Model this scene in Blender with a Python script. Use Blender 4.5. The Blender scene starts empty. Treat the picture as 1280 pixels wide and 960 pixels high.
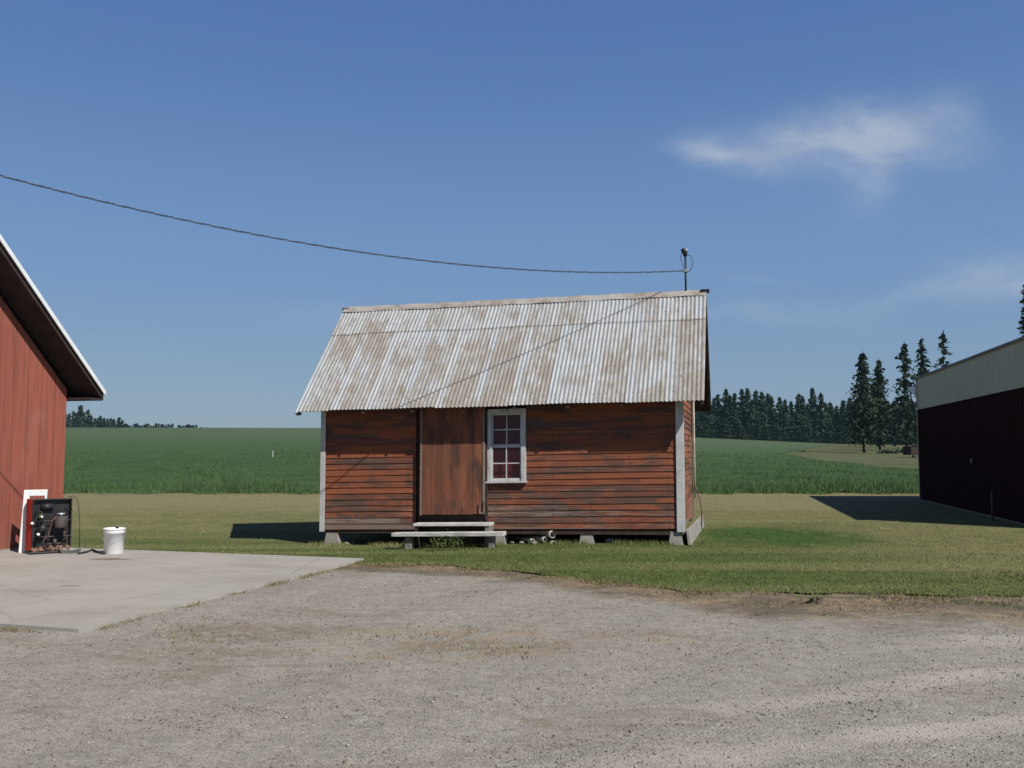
import bpy, math, random
import numpy as np
random.seed(7); rng = np.random.default_rng(7)
sc = bpy.context.scene
COL = sc.collection
R = math.radians

# ------------------------------------------------------------------ camera model
F = 1150.0; PITCH = math.atan(85 / F); EYE = 1.42
def ray(px, py):
    a = (px - 640) / F; b = (480 - py) / F
    return (a, math.cos(PITCH) - b * math.sin(PITCH), math.sin(PITCH) + b * math.cos(PITCH))
def at(px, py, D):
    d = ray(px, py); k = D / d[1]
    return (d[0] * k, D, EYE + d[2] * k)
def gnd(px, py, z=0.0):
    d = ray(px, py); k = (z - EYE) / d[2]
    return (d[0] * k, d[1] * k, z)
cam = bpy.data.cameras.new('camera'); co = bpy.data.objects.new('camera', cam); COL.objects.link(co)
co.location = (0, 0, EYE); co.rotation_euler = (R(90) + PITCH, 0, 0)
cam.sensor_width = 36; cam.lens = 36 * F / 1280; cam.clip_start = .1; cam.clip_end = 6000
sc.camera = co
sc.view_settings.view_transform = 'Standard'; sc.view_settings.look = 'None'
sc.view_settings.exposure = 0; sc.view_settings.gamma = 1
sc.cycles.max_bounces = 5; sc.cycles.diffuse_bounces = 2; sc.cycles.glossy_bounces = 2

# ------------------------------------------------------------------ node helper
class NT:
    def __init__(s, tree): s.t = tree
    def n(s, typ, props=None, **ins):
        nd = s.t.nodes.new(typ)
        for k, v in (props or {}).items(): setattr(nd, k, v)
        for k, v in ins.items():
            key = int(k[1:]) if (k[0] == 'i' and k[1:].isdigit()) else k.replace('_', ' ')
            s.put(nd.inputs[key], v)
        return nd
    def put(s, sock, v):
        if isinstance(v, bpy.types.NodeSocket): s.t.links.new(v, sock)
        elif isinstance(v, bpy.types.Node): s.t.links.new(v.outputs[0], sock)
        elif isinstance(v, (tuple, list)):
            if sock.type == 'RGBA' and len(v) == 3: v = tuple(v) + (1,)
            sock.default_value = v
        else: sock.default_value = v
    def m(s, op, a, b=0.0, c=0.0, clamp=False):
        nd = s.n('ShaderNodeMath', {'operation': op, 'use_clamp': clamp}, i0=a, i1=b)
        if op in ('MULTIPLY_ADD', 'COMPARE'): s.put(nd.inputs[2], c)
        return nd.outputs[0]
    def mix(s, f, a, b, mode='MIX'):
        nd = s.n('ShaderNodeMix', {'data_type': 'RGBA', 'blend_type': mode})
        s.put(nd.inputs[0], f); s.put(nd.inputs[6], a); s.put(nd.inputs[7], b)
        return nd.outputs[2]
    def noise(s, vec, scale=5, detail=4, rough=.6, dist=0):
        return s.n('ShaderNodeTexNoise', Vector=vec, Scale=scale, Detail=detail, Roughness=rough, Distortion=dist).outputs[0]
    def mapv(s, vec, scale=(1, 1, 1), loc=(0, 0, 0), rot=(0, 0, 0)):
        return s.n('ShaderNodeMapping', Vector=vec, Scale=scale, Location=loc, Rotation=rot).outputs[0]
    def step(s, x, a, b, lo=0.0, hi=1.0):
        nd = s.n('ShaderNodeMapRange', {'interpolation_type': 'SMOOTHSTEP'})
        s.put(nd.inputs[0], x); s.put(nd.inputs[1], a); s.put(nd.inputs[2], b); s.put(nd.inputs[3], lo); s.put(nd.inputs[4], hi)
        return nd.outputs[0]
    def sep(s, v): return s.n('ShaderNodeSeparateXYZ', i0=v).outputs
    def comb(s, x, y, z): return s.n('ShaderNodeCombineXYZ', i0=x, i1=y, i2=z).outputs[0]

def material(name):
    m = bpy.data.materials.new(name); m.use_nodes = True
    t = m.node_tree; b = t.nodes['Principled BSDF']
    q = NT(t); q.b = b
    q.geo = q.n('ShaderNodeNewGeometry'); q.tc = q.n('ShaderNodeTexCoord')
    q.pos = q.geo.outputs['Position']; q.obj = q.tc.outputs['Object']
    return m, q
def setb(q, col, rough=.8, metal=0.0, spec=.3, bump=None, bd=.01, bs=1.0):
    q.put(q.b.inputs['Base Color'], col); q.put(q.b.inputs['Roughness'], rough); q.put(q.b.inputs['Metallic'], metal)
    q.b.inputs['Specular IOR Level'].default_value = spec
    if bump is not None:
        q.put(q.b.inputs['Normal'], q.n('ShaderNodeBump', Strength=bs, Distance=bd, Height=bump))
def simple(name, a, b=None, scale=8, rough=.7, metal=0.0, spec=.3, stretch=(1, 1, 1), bd=0.002):
    m, q = material(name)
    b = b or tuple(c * .7 for c in a)
    v = q.mapv(q.obj, stretch)
    n = q.noise(v, scale, 5, .65)
    f = q.step(n, .35, .68)
    setb(q, q.mix(f, a, b), rough, metal, spec, bump=n, bd=bd)
    return m

MT = {}
# ---- weathered clapboard (boards along local x, stacked in z)
def siding_mat(name, axis=0, base=.115, pitch=.1, SA=(.255, .088, .047), SB=(.16, .058, .038)):
    m, q = material(name)
    X = q.sep(q.obj); u = X[axis]; z = X[2]
    zz = q.m('ADD', z, q.m('MULTIPLY', u, -.019 if axis == 0 else 0))
    bi = q.m('FLOOR', q.m('DIVIDE', q.m('SUBTRACT', zz, base), pitch))
    seg = q.m('FLOOR', q.m('ADD', q.m('MULTIPLY', u, .45), q.m('MULTIPLY', bi, .37)))
    wn = q.n('ShaderNodeTexWhiteNoise', {'noise_dimensions': '2D'}, Vector=q.comb(bi, seg, 0))
    r = wn.outputs[0]
    v = q.comb(q.m('MULTIPLY', u, 1.6), q.m('MULTIPLY', z, 26), q.m('MULTIPLY', bi, 3.1))
    streak = q.noise(v, 1.0, 6, .7)
    fine = q.noise(q.comb(q.m('MULTIPLY', u, 6), q.m('MULTIPLY', z, 160), bi), 1.0, 4, .7)
    patch = q.noise(q.comb(q.m('MULTIPLY', u, .9), q.m('MULTIPLY', z, 3.5), 4.0), 1.0, 5, .65, 1.2)
    c = q.mix(q.step(r, .1, .9), SA, SB)
    c = q.mix(q.step(streak, .40, .66, 0, .8), c, (.31, .10, .05))
    c = q.mix(q.step(q.m('ADD', patch, q.m('MULTIPLY', r, .16)), .53, .70), c, (.105, .062, .050))
    low = q.step(z, .95, .15, 0.0, .12)
    grey = q.step(q.m('ADD', q.m('ADD', q.m('MULTIPLY', streak, .55), q.m('MULTIPLY', fine, .45)), q.m('ADD', low, q.m('MULTIPLY', r, .22))), .72, .90)
    c = q.mix(q.m('MULTIPLY', grey, .75), c, (.28, .235, .20))
    c = q.mix(q.step(fine, .58, .72, 0, .45), c, (.10, .04, .03))
    nailx = q.m('FRACT', q.m('MULTIPLY', u, 1.64)); lapz = q.m('FRACT', q.m('DIVIDE', q.m('SUBTRACT', zz, base), pitch))
    nl_ = q.m('MULTIPLY', q.m('LESS_THAN', q.m('ABSOLUTE', q.m('SUBTRACT', nailx, .5)), .016), q.m('MULTIPLY', q.step(lapz, .02, .1), q.step(lapz, .75, .2)))
    c = q.mix(q.m('MULTIPLY', nl_, .45), c, (.05, .03, .025))
    bot = q.step(z, base + .12, base + .10, 0.0, .75)
    c = q.mix(bot, c, (.20, .145, .12))
    setb(q, c, .85, 0, .2, bump=fine, bd=.003)
    return m
MT['siding'] = siding_mat('weathered_red_clapboard', 0)
MT['siding_side'] = siding_mat('weathered_red_clapboard_side', 1, SA=(.27, .125, .085), SB=(.22, .10, .07))

# ---- rusty corrugated iron : uses UV (u metres along eave, s metres up the slope)
m, q = material('rusty_corrugated_iron')
uv = q.n('ShaderNodeUVMap').outputs[0]; U = q.sep(uv); u, s = U[0], U[1]
course = q.m('GREATER_THAN', s, 2.02)
su = q.m('DIVIDE', q.m('ADD', u, q.m('MULTIPLY', course, .23)), .612)
fl = q.m('FLOOR', su); fr = q.m('FRACT', su)
wn = q.n('ShaderNodeTexWhiteNoise', {'noise_dimensions': '2D'}, Vector=q.comb(fl, course, 0))
r = wn.outputs[0]; r2 = q.sep(wn.outputs[1])[1]
big = q.noise(q.comb(q.m('MULTIPLY', u, 2.2), q.m('MULTIPLY', s, 1.5), q.m('MULTIPLY', fl, 1.7)), 1.0, 5, .62, .6)
glob = q.noise(q.comb(u, s, 7.0), .75, 3, .5)
fin = q.noise(q.comb(q.m('MULTIPLY', u, 14), q.m('MULTIPLY', s, 3.2), 0.0), 1.0, 6, .75)
lap = q.m('MULTIPLY', q.step(fr, .0, .03), q.step(fr, .24, .20))
amt = q.m('ADD', q.m('ADD', big, q.m('MULTIPLY', q.m('SUBTRACT', glob, .5), .55)), q.m('MULTIPLY', q.m('SUBTRACT', r, .5), .22))
amt = q.m('ADD', amt, q.m('MULTIPLY', q.m('SUBTRACT', fin, .5), .5))
amt = q.m('ADD', amt, q.step(s, .3, .0, 0, .07))
amt = q.m('SUBTRACT', amt, q.m('MULTIPLY', lap, .22))
amt = q.m('SUBTRACT', amt, q.m('MULTIPLY', course, .03))
stk = q.noise(q.comb(q.m('MULTIPLY', u, 30), q.m('MULTIPLY', s, .7), 5.0), 1.0, 4, .65)
amt = q.m('ADD', amt, q.m('MULTIPLY', q.m('SUBTRACT', stk, .5), .75))
rust = q.step(amt, .30, .68)
zinc = q.mix(q.step(fin, .35, .7), (.43, .445, .46), (.32, .335, .35))
zinc = q.mix(q.m('MULTIPLY', r2, .45), zinc, (.36, .40, .45))
rc = q.mix(q.step(fin, .3, .7), (.285, .245, .20), (.195, .155, .115))
c = q.mix(q.m('MULTIPLY', rust, .78), zinc, rc)
seam = q.m('MULTIPLY', q.step(s, 1.985, 2.0), q.step(s, 2.035, 2.02))
c = q.mix(q.m('MULTIPLY', seam, .15), c, (.25, .2, .17))
edge = q.m('MULTIPLY', q.step(fr, .975, .985), 1)
c = q.mix(q.m('MULTIPLY', edge, .5), c, (.2, .17, .15))
nz_ = q.m('MULTIPLY', q.m('LESS_THAN', q.m('ABSOLUTE', q.m('SUBTRACT', q.m('FRACT', q.m('DIVIDE', u, .204)), .5)), .06), q.m('LESS_THAN', q.m('ABSOLUTE', q.m('SUBTRACT', q.m('FRACT', q.m('DIVIDE', q.m('ADD', s, .12), .68)), .5)), .018))
c = q.mix(q.m('MULTIPLY', nz_, .7), c, (.10, .07, .05))
setb(q, c, q.m('MULTIPLY_ADD', rust, .2, .62), q.m('MULTIPLY', q.m('SUBTRACT', 1.0, rust), .2), .3, bump=fin, bd=.003)
MT['iron'] = m

# ---- plank door
m, q = material('door_planks'); X = q.sep(q.obj); x, z = X[0], X[2]
pi = q.m('FLOOR', q.m('DIVIDE', x, .135))
wn = q.n('ShaderNodeTexWhiteNoise', {'noise_dimensions': '1D'}, W=pi).outputs[0]
st = q.noise(q.comb(q.m('MULTIPLY', x, 38), q.m('MULTIPLY', z, 1.6), pi), 1.0, 6, .7)
fi = q.noise(q.comb(q.m('MULTIPLY', x, 130), q.m('MULTIPLY', z, 4), pi), 1.0, 4, .7)
c = q.mix(wn, (.27, .105, .06), (.18, .075, .048)); c = q.mix(q.step(st, .42, .68), c, (.13, .055, .038))
dk = q.noise(q.comb(q.m('MULTIPLY', x, 4), q.m('MULTIPLY', z, 1.5), 3.0), 1.0, 4, .6)
c = q.mix(q.step(dk, .46, .66, 0, .85), c, (.075, .045, .038)); c = q.mix(q.step(fi, .56, .75, 0, .5), c, (.33, .17, .11))
setb(q, c, .85, 0, .2, bump=fi, bd=.003); MT['door'] = m

# ---- peeling white paint
m, q = material('peeling_white_paint')
n = q.noise(q.mapv(q.obj, (7, 7, 3)), 1.6, 6, .75); n2 = q.noise(q.obj, 1.3, 3)
f = q.step(q.m('ADD', n, q.m('MULTIPLY', n2, .3)), .74, .80)
setb(q, q.mix(f, q.mix(q.step(n, .3, .6), (.58, .59, .60), (.46, .46, .46)), (.27, .23, .19)), .7, 0, .3, bump=f, bd=-.002); MT['white'] = m
MT['greywood'] = simple('grey_weathered_wood', (.30, .25, .21), (.17, .13, .11), 5, .9, stretch=(1, 6, 12))
MT['whitewood'] = simple('pale_weathered_plank', (.62, .62, .62), (.36, .34, .32), 4, .85, stretch=(1, 6, 6))
MT['darkwood'] = simple('dark_old_timber', (.07, .045, .04), (.035, .025, .022), 5, .9)
MT['trim_brown'] = simple('worn_brown_trim', (.27, .20, .16), (.15, .09, .07), 5, .9)
m, q = material('old_concrete')
n = q.noise(q.obj, 3.5, 8, .7); n2 = q.noise(q.obj, 40, 4, .7)
c = q.mix(q.step(n, .3, .7), (.36, .34, .32), (.235, .22, .20)); c = q.mix(q.step(n2, .5, .75, 0, .6), c, (.16, .15, .14))
setb(q, c, .92, 0, .15, bump=n2, bd=.004); MT['concrete'] = m
m, q = material('window_glass'); setb(q, (.05, .022, .028), .06, 0, .5); q.b.inputs['Alpha'].default_value = .35; MT['glass'] = m
MT['curtain'] = simple('maroon_board_behind_glass', (.36, .09, .12), (.24, .06, .08), 6, .9)
MT['metal_dark'] = simple('dark_steel', (.05, .055, .065), (.025, .03, .035), 10, .5, .5)
MT['galv'] = simple('galvanized_steel', (.55, .57, .6), (.4, .42, .44), 10, .45, .6)
MT['cable'] = simple('black_cable', (.035, .04, .05), (.02, .02, .025), 10, .7)
MT['cable_bare'] = simple('bare_aluminium_strand', (.16, .18, .2), (.1, .11, .13), 10, .5, .4)
MT['plastic_white'] = simple('white_plastic', (.82, .82, .84), (.74, .74, .75), 4, .4, spec=.5)
MT['panel_white'] = simple('white_enamel', (.80, .82, .85), (.7, .72, .75), 4, .4, spec=.5)
MT['black_panel'] = simple('black_painted_steel', (.022, .024, .03), (.04, .035, .035), 9, .45, .2)
MT['red_paint'] = simple('red_painted_steel', (.42, .03, .02), (.25, .03, .02), 6, .45)
MT['copper'] = simple('dull_copper_tube', (.17, .095, .075), (.10, .06, .05), 9, .5, .4)
MT['rusty'] = simple('rusty_clutter', (.25, .15, .10), (.10, .06, .05), 14, .9)
MT['motor'] = simple('grey_brown_motor', (.12, .10, .10), (.05, .045, .05), 12, .6, .3)
MT['yellow'] = simple('yellow_green_plastic', (.26, .28, .07), (.12, .15, .04), 12, .5)
MT['pipe'] = simple('pale_clay_pipe', (.55, .52, .48), (.36, .33, .30), 6, .85)
MT['dark_inside'] = simple('shadowed_soil', (.05, .042, .035), (.03, .025, .02), 5, 1)
MT['rock'] = simple('field_stone', (.27, .255, .23), (.13, .125, .11), 7, .95, bd=.01)
MT['bark'] = simple('conifer_bark', (.085, .062, .05), (.04, .03, .026), 6, .95, stretch=(3, 3, .6), bd=.02)
MT['flag'] = simple('white_marker', (.7, .7, .7), (.6, .6, .6), 5, .7)

# ---- left barn: faded red grooved boards, vertical
m, q = material('faded_red_boards'); X = q.sep(q.obj); x, z = X[0], X[2]
pi = q.m('FLOOR', q.m('DIVIDE', x, .27))
wn = q.n('ShaderNodeTexWhiteNoise', {'noise_dimensions': '1D'}, W=pi).outputs[0]
st = q.noise(q.comb(q.m('MULTIPLY', x, 18), q.m('MULTIPLY', z, .9), pi), 1.0, 6, .7)
c = q.mix(wn, (.33, .105, .075), (.27, .082, .06)); c = q.mix(q.step(st, .42, .72, 0, .8), c, (.17, .062, .05))
bl = q.noise(q.obj, 1.1, 5, .65); c = q.mix(q.step(bl, .5, .72, 0, .5), c, (.34, .15, .12))
c = q.mix(q.step(z, .45, .0, 0, .35), c, (.19, .10, .08))
setb(q, c, .8, 0, .25, bump=st, bd=.002); MT['barn_red'] = m
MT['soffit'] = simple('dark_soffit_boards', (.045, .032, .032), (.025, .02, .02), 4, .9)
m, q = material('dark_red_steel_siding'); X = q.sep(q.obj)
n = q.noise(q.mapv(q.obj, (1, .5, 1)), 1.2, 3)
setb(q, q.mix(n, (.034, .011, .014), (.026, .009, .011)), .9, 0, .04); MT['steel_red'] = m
MT['steel_cream'] = simple('cream_steel_siding', (.47, .42, .29), (.41, .37, .26), 1.2, .55, 0, .4)
MT['roof_metal'] = simple('dark_metal_roof', (.10, .09, .09), (.07, .06, .06), 2, .5, .3)

def blob(q, cx, cy, rx, ry, nz):
    X = q.sep(q.pos)
    a = q.m('DIVIDE', q.m('SUBTRACT', X[0], cx), rx); b = q.m('DIVIDE', q.m('SUBTRACT', X[1], cy), ry)
    d = q.m('ADD', q.m('MULTIPLY', a, a), q.m('MULTIPLY', b, b))
    return q.step(q.m('ADD', d, q.m('MULTIPLY', q.m('SUBTRACT', nz, .5), 3.5)), 1.3, .2)
# ---- grounds
def grass_material(name, c1, c2, c3, per_island=True):
    m, q = material(name)
    n = q.noise(q.mapv(q.pos, (.25, .7, 1)), 1.0, 5, .6)
    c = q.mix(q.step(n, .38, .62), c1, c2)
    if per_island:
        c = q.mix(q.m('MULTIPLY', q.geo.outputs['Random Per Island'], .75), c, c3)
    setb(q, c, .85, 0, .15)
    return m, q
def lawn_color(q):
    X = q.sep(q.pos); x, y = X[0], X[1]
    v = q.mapv(q.pos, (.22, .8, 1)); n = q.noise(v, 1.0, 6, .65, .4); n2 = q.noise(q.pos, 2.2, 5, .7)
    n3 = q.noise(q.mapv(q.pos, (.06, .25, 1)), 1.0, 3, .5)
    yy = q.m('ADD', y, q.m('MULTIPLY', q.m('SUBTRACT', n, .5), 7))
    far = q.step(yy, 15.0, 20.0)
    rt = q.m('MULTIPLY', q.step(q.m('ADD', x, q.m('MULTIPLY', q.m('SUBTRACT', n, .5), 3)), 3.0, 7.0), q.step(yy, 9.9, 12.2))
    dry = q.m('MAXIMUM', q.m('MULTIPLY', far, .86), q.m('MULTIPLY', rt, .8))
    dry = q.m('ADD', dry, q.m('MULTIPLY', q.m('SUBTRACT', n3, .5), .9), clamp=True)
    g = q.mix(q.step(n2, .35, .65), (.070, .102, .029), (.11, .142, .046))
    d = q.mix(q.step(n2, .35, .65), (.265, .235, .12), (.165, .17, .075))
    c = q.mix(dry, g, d)
    strip = q.m('MULTIPLY', q.step(y, 21.5, 24.5), q.step(q.noise(q.mapv(q.pos, (.3, .6, 1)), 1.0, 5, .7), .3, .62, .45, 1.0))
    c = q.mix(q.m('MULTIPLY', strip, .7), c, (.27, .235, .14))
    mow = q.m('SINE', q.m('MULTIPLY', q.m('ADD', y, q.m('MULTIPLY', n, .6)), 3.3))
    c = q.mix(q.m('MULTIPLY', q.step(mow, -.4, .9, 0, .5), q.step(n3, .35, .6)), c, (.235, .23, .105))
    lush = blob(q, 4.5, 15.8, 1.6, 1.8, n2)
    return q.mix(q.m('MULTIPLY', lush, .9), c, (.045, .10, .022)), n2
m, q = material('mown_lawn'); c, n2 = lawn_color(q)
setb(q, q.mix(q.step(q.noise(q.pos, 30, 4, .8), .4, .7, 0, .35), c, (.05, .05, .022)), .95, 0, .1, bump=q.noise(q.pos, 25, 4, .8), bd=.03); MT['lawn'] = m
m, q = material('lawn_blades'); c, n2 = lawn_color(q)
c = q.mix(q.m('MULTIPLY', q.geo.outputs['Random Per Island'], .6), q.mix(1.0, c, (1.25, 1.25, 1.3), 'MULTIPLY'), q.mix(.5, c, (.30, .29, .14)))
setb(q, c, .8, 0, .15); MT['blades'] = m
MT['dryblades'], _q = grass_material('dead_grass_blades', (.30, .23, .13), (.22, .17, .10), (.12, .12, .05))

def crop_color(q):
    X = q.sep(q.pos); y = X[1]
    n = q.noise(q.mapv(q.pos, (.35, .9, 1)), 1.0, 6, .7, .3); n2 = q.noise(q.mapv(q.pos, (.03, .09, 1)), 1.0, 4, .6)
    c = q.mix(q.step(n, .35, .65), (.052, .104, .040), (.082, .136, .055))
    c = q.mix(q.step(n2, .42, .66, 0, .6), c, (.075, .135, .05))
    far = q.step(y, 35, 200, 0, .75)  # aerial haze painted into the crop colour, growing with distance
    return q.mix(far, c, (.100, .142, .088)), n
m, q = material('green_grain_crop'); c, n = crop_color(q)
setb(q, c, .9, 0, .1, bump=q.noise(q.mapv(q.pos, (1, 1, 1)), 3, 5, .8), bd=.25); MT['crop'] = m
m, q = material('grain_crop_stalks'); c, n = crop_color(q)
c = q.mix(q.m('MULTIPLY', q.geo.outputs['Random Per Island'], .5), c, (.11, .165, .07))
setb(q, c, .85, 0, .12); MT['stalks'] = m
m, q = material('mown_dry_field')
n = q.noise(q.mapv(q.pos, (.10, .35, 1)), 1.0, 6, .65, .4); n2 = q.noise(q.pos, 1.2, 5, .75)
c = q.mix(q.step(n, .36, .64), (.120, .122, .068), (.075, .098, .045)); c = q.mix(q.step(n2, .45, .75, 0, .4), c, (.15, .14, .08))
setb(q, c, .95, 0, .1, bump=n2, bd=.1); MT['dryfield'] = m
m, q = material('bare_earth')
n = q.noise(q.pos, .4, 6, .7); setb(q, q.mix(n, (.09, .10, .045), (.15, .13, .08)), 1, 0, .1); MT['earth'] = m

# gravel
P_a = gnd(330, 790); P_b = gnd(600, 805); P_c = gnd(1080, 760); P_d = gnd(240, 815)
def gravel_color(q):
    at_ = q.n('ShaderNodeAttribute', {'attribute_name': 'edge'}).outputs['Fac']
    X = q.sep(q.pos)
    n1 = q.noise(q.mapv(q.pos, (.8, 1.3, 1)), 1.3, 7, .68, .5)
    n2 = q.noise(q.pos, 9, 6, .75); n3 = q.noise(q.pos, 70, 4, .75)
    c = q.mix(q.step(n2, .32, .68), (.385, .36, .322), (.275, .257, .232))
    mid = q.noise(q.mapv(q.pos, (1, 1.8, 1)), 3.2, 6, .7, .6); c = q.mix(q.step(mid, .5, .68, 0, .5), c, (.43, .405, .37)); c = q.mix(q.step(mid, .46, .32, 0, .4), c, (.215, .198, .175))
    c = q.mix(q.step(n3, .42, .62, 0, .65), c, (.16, .148, .128)); n4 = q.noise(q.pos, 38, 3, .7); c = q.mix(q.step(n4, .56, .68, 0, .55), c, (.50, .475, .44))
    # compacted pale wheel tracks, curving across the yard
    warp = q.noise(q.mapv(q.pos, (.25, .5, 1)), 1.0, 3, .5)
    tr = q.m('SINE', q.m('ADD', q.m('MULTIPLY', q.m('ADD', X[1], q.m('MULTIPLY', X[0], -.33)), 7.0), q.m('MULTIPLY', warp, 9)))
    tm = q.m('MULTIPLY', q.step(tr, .1, .95), q.step(q.m('ADD', X[0], q.m('MULTIPLY', X[1], -1.1)), -5.6, -3.4))
    tm = q.m('MULTIPLY', tm, q.step(n1, .3, .55, .25, 1))
    c = q.mix(q.m('MULTIPLY', tm, .8), c, (.43, .40, .36))
    br = q.m('MAXIMUM', blob(q, P_a[0], P_a[1], .9, .45, n1), q.m('MAXIMUM', blob(q, P_b[0], P_b[1], .75, .3, n1), blob(q, P_d[0], P_d[1], .9, .28, n1)))
    c = q.mix(q.m('MULTIPLY', q.m('MULTIPLY', br, q.step(n2, .3, .62)), .6), c, (.19, .155, .105))
    scat = q.step(q.noise(q.mapv(q.pos, (.7, 1.6, 1)), 1.0, 6, .75, .8), .54, .66, 0, .55); c = q.mix(scat, c, (.20, .165, .12)); br2 = blob(q, P_b[0] - .1, P_b[1] + .15, 1.5, .7, n1); c = q.mix(q.m('MULTIPLY', q.m('MULTIPLY', br2, q.step(mid, .44, .6)), .55), c, (.30, .22, .14))
    # dead grass and soil where the yard meets the lawn
    e = q.m('ADD', at_, q.m('MULTIPLY', q.m('SUBTRACT', n1, .5), -1.5))
    wid = q.step(X[0], -.2, 3.2, 1.15, 2.15)
    dg = q.step(e, wid, q.m('MULTIPLY', wid, .45))
    dc = q.mix(q.step(n1, .4, .6), (.28, .21, .135), (.135, .108, .075)); dc = q.mix(q.step(n2, .42, .66, 0, .8), dc, (.085, .07, .05))
    gr = q.m('MULTIPLY', q.step(q.noise(q.mapv(q.pos, (1.0, 3.0, 1)), 1.0, 4, .6), .54, .64), q.step(X[0], 1.5, 3.5))
    dc = q.mix(q.m('MULTIPLY', gr, .75), dc, (.06, .07, .035))
    c = q.mix(q.m('MULTIPLY', dg, .9), c, dc)
    return c, n2, n3
m, q = material('gravel'); c, n2, n3 = gravel_color(q)
vo = q.n('ShaderNodeTexVoronoi', Vector=q.pos, Scale=75.0).outputs[0]
setb(q, c, .95, 0, .12, bump=q.m('ADD', q.m('MULTIPLY', vo, .8), n3), bd=.006); MT['gravel'] = m
m, q = material('loose_stones'); c, n2, n3 = gravel_color(q)
rp = q.geo.outputs['Random Per Island']
cc = q.mix(q.step(rp, .0, 1.0), (.10, .095, .085), (.52, .49, .45))
setb(q, q.mix(.4, cc, c), .9, 0, .2); MT['stones'] = m
m, q = material('concrete_slab')
n = q.noise(q.pos, 1.1, 7, .65); n2 = q.noise(q.pos, 12, 5, .75); st = q.noise(q.mapv(q.pos, (1.0, 2.4, 1), rot=(0, 0, .3)), 1.5, 4, .6, .6)
c = q.mix(q.step(n, .3, .7), (.375, .36, .33), (.325, .31, .285)); c = q.mix(q.step(st, .64, .74, 0, .5), c, (.16, .15, .14))
c = q.mix(q.step(n2, .55, .75, 0, .35), c, (.24, .225, .21))
wob = q.mapv(q.pos, (1, 1, 1)); vw = q.comb(q.m('ADD', q.sep(q.pos)[0], q.m('MULTIPLY', n2, .12)), q.m('ADD', q.sep(q.pos)[1], q.m('MULTIPLY', n, .3)), 0.0)
cr = q.n('ShaderNodeTexVoronoi', {'feature': 'DISTANCE_TO_EDGE'}, Vector=vw, Scale=.42).outputs[0]
c = q.mix(q.step(cr, .006, .001, 0, .35), c, (.16, .15, .14))
grit = q.noise(q.pos, 55, 3, .7); c = q.mix(q.step(grit, .58, .7, 0, .4), c, (.19, .18, .16))
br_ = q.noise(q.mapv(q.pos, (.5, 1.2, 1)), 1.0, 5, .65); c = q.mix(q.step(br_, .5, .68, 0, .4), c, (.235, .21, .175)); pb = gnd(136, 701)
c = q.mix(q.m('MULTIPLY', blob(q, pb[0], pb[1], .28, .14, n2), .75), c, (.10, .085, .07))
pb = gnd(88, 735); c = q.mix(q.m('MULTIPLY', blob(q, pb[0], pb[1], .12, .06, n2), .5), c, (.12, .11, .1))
setb(q, c, .9, 0, .2, bump=n2, bd=.003); MT['slab'] = m

def foliage(name, c1, c2, haze_glow=None):
    m, q = material(name)
    c = q.mix(q.geo.outputs['Random Per Island'], c1, c2)
    n = q.noise(q.obj, .8, 3, .6); c = q.mix(q.step(n, .4, .65, 0, .6), c, tuple(v * .5 for v in c1))
    setb(q, c, .9, 0, .05)
    if haze_glow: q.b.inputs['Emission Color'].default_value = haze_glow + (1,); q.b.inputs['Emission Strength'].default_value = 1.0   # faint glow painted into the needles as airlight over distance
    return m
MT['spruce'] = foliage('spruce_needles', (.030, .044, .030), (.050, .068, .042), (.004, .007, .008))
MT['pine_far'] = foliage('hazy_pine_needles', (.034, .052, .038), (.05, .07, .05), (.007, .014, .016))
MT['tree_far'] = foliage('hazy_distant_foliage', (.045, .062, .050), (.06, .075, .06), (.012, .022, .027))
MT['weed'] = foliage('weed_leaves', (.09, .13, .05), (.14, .18, .07))

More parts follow.
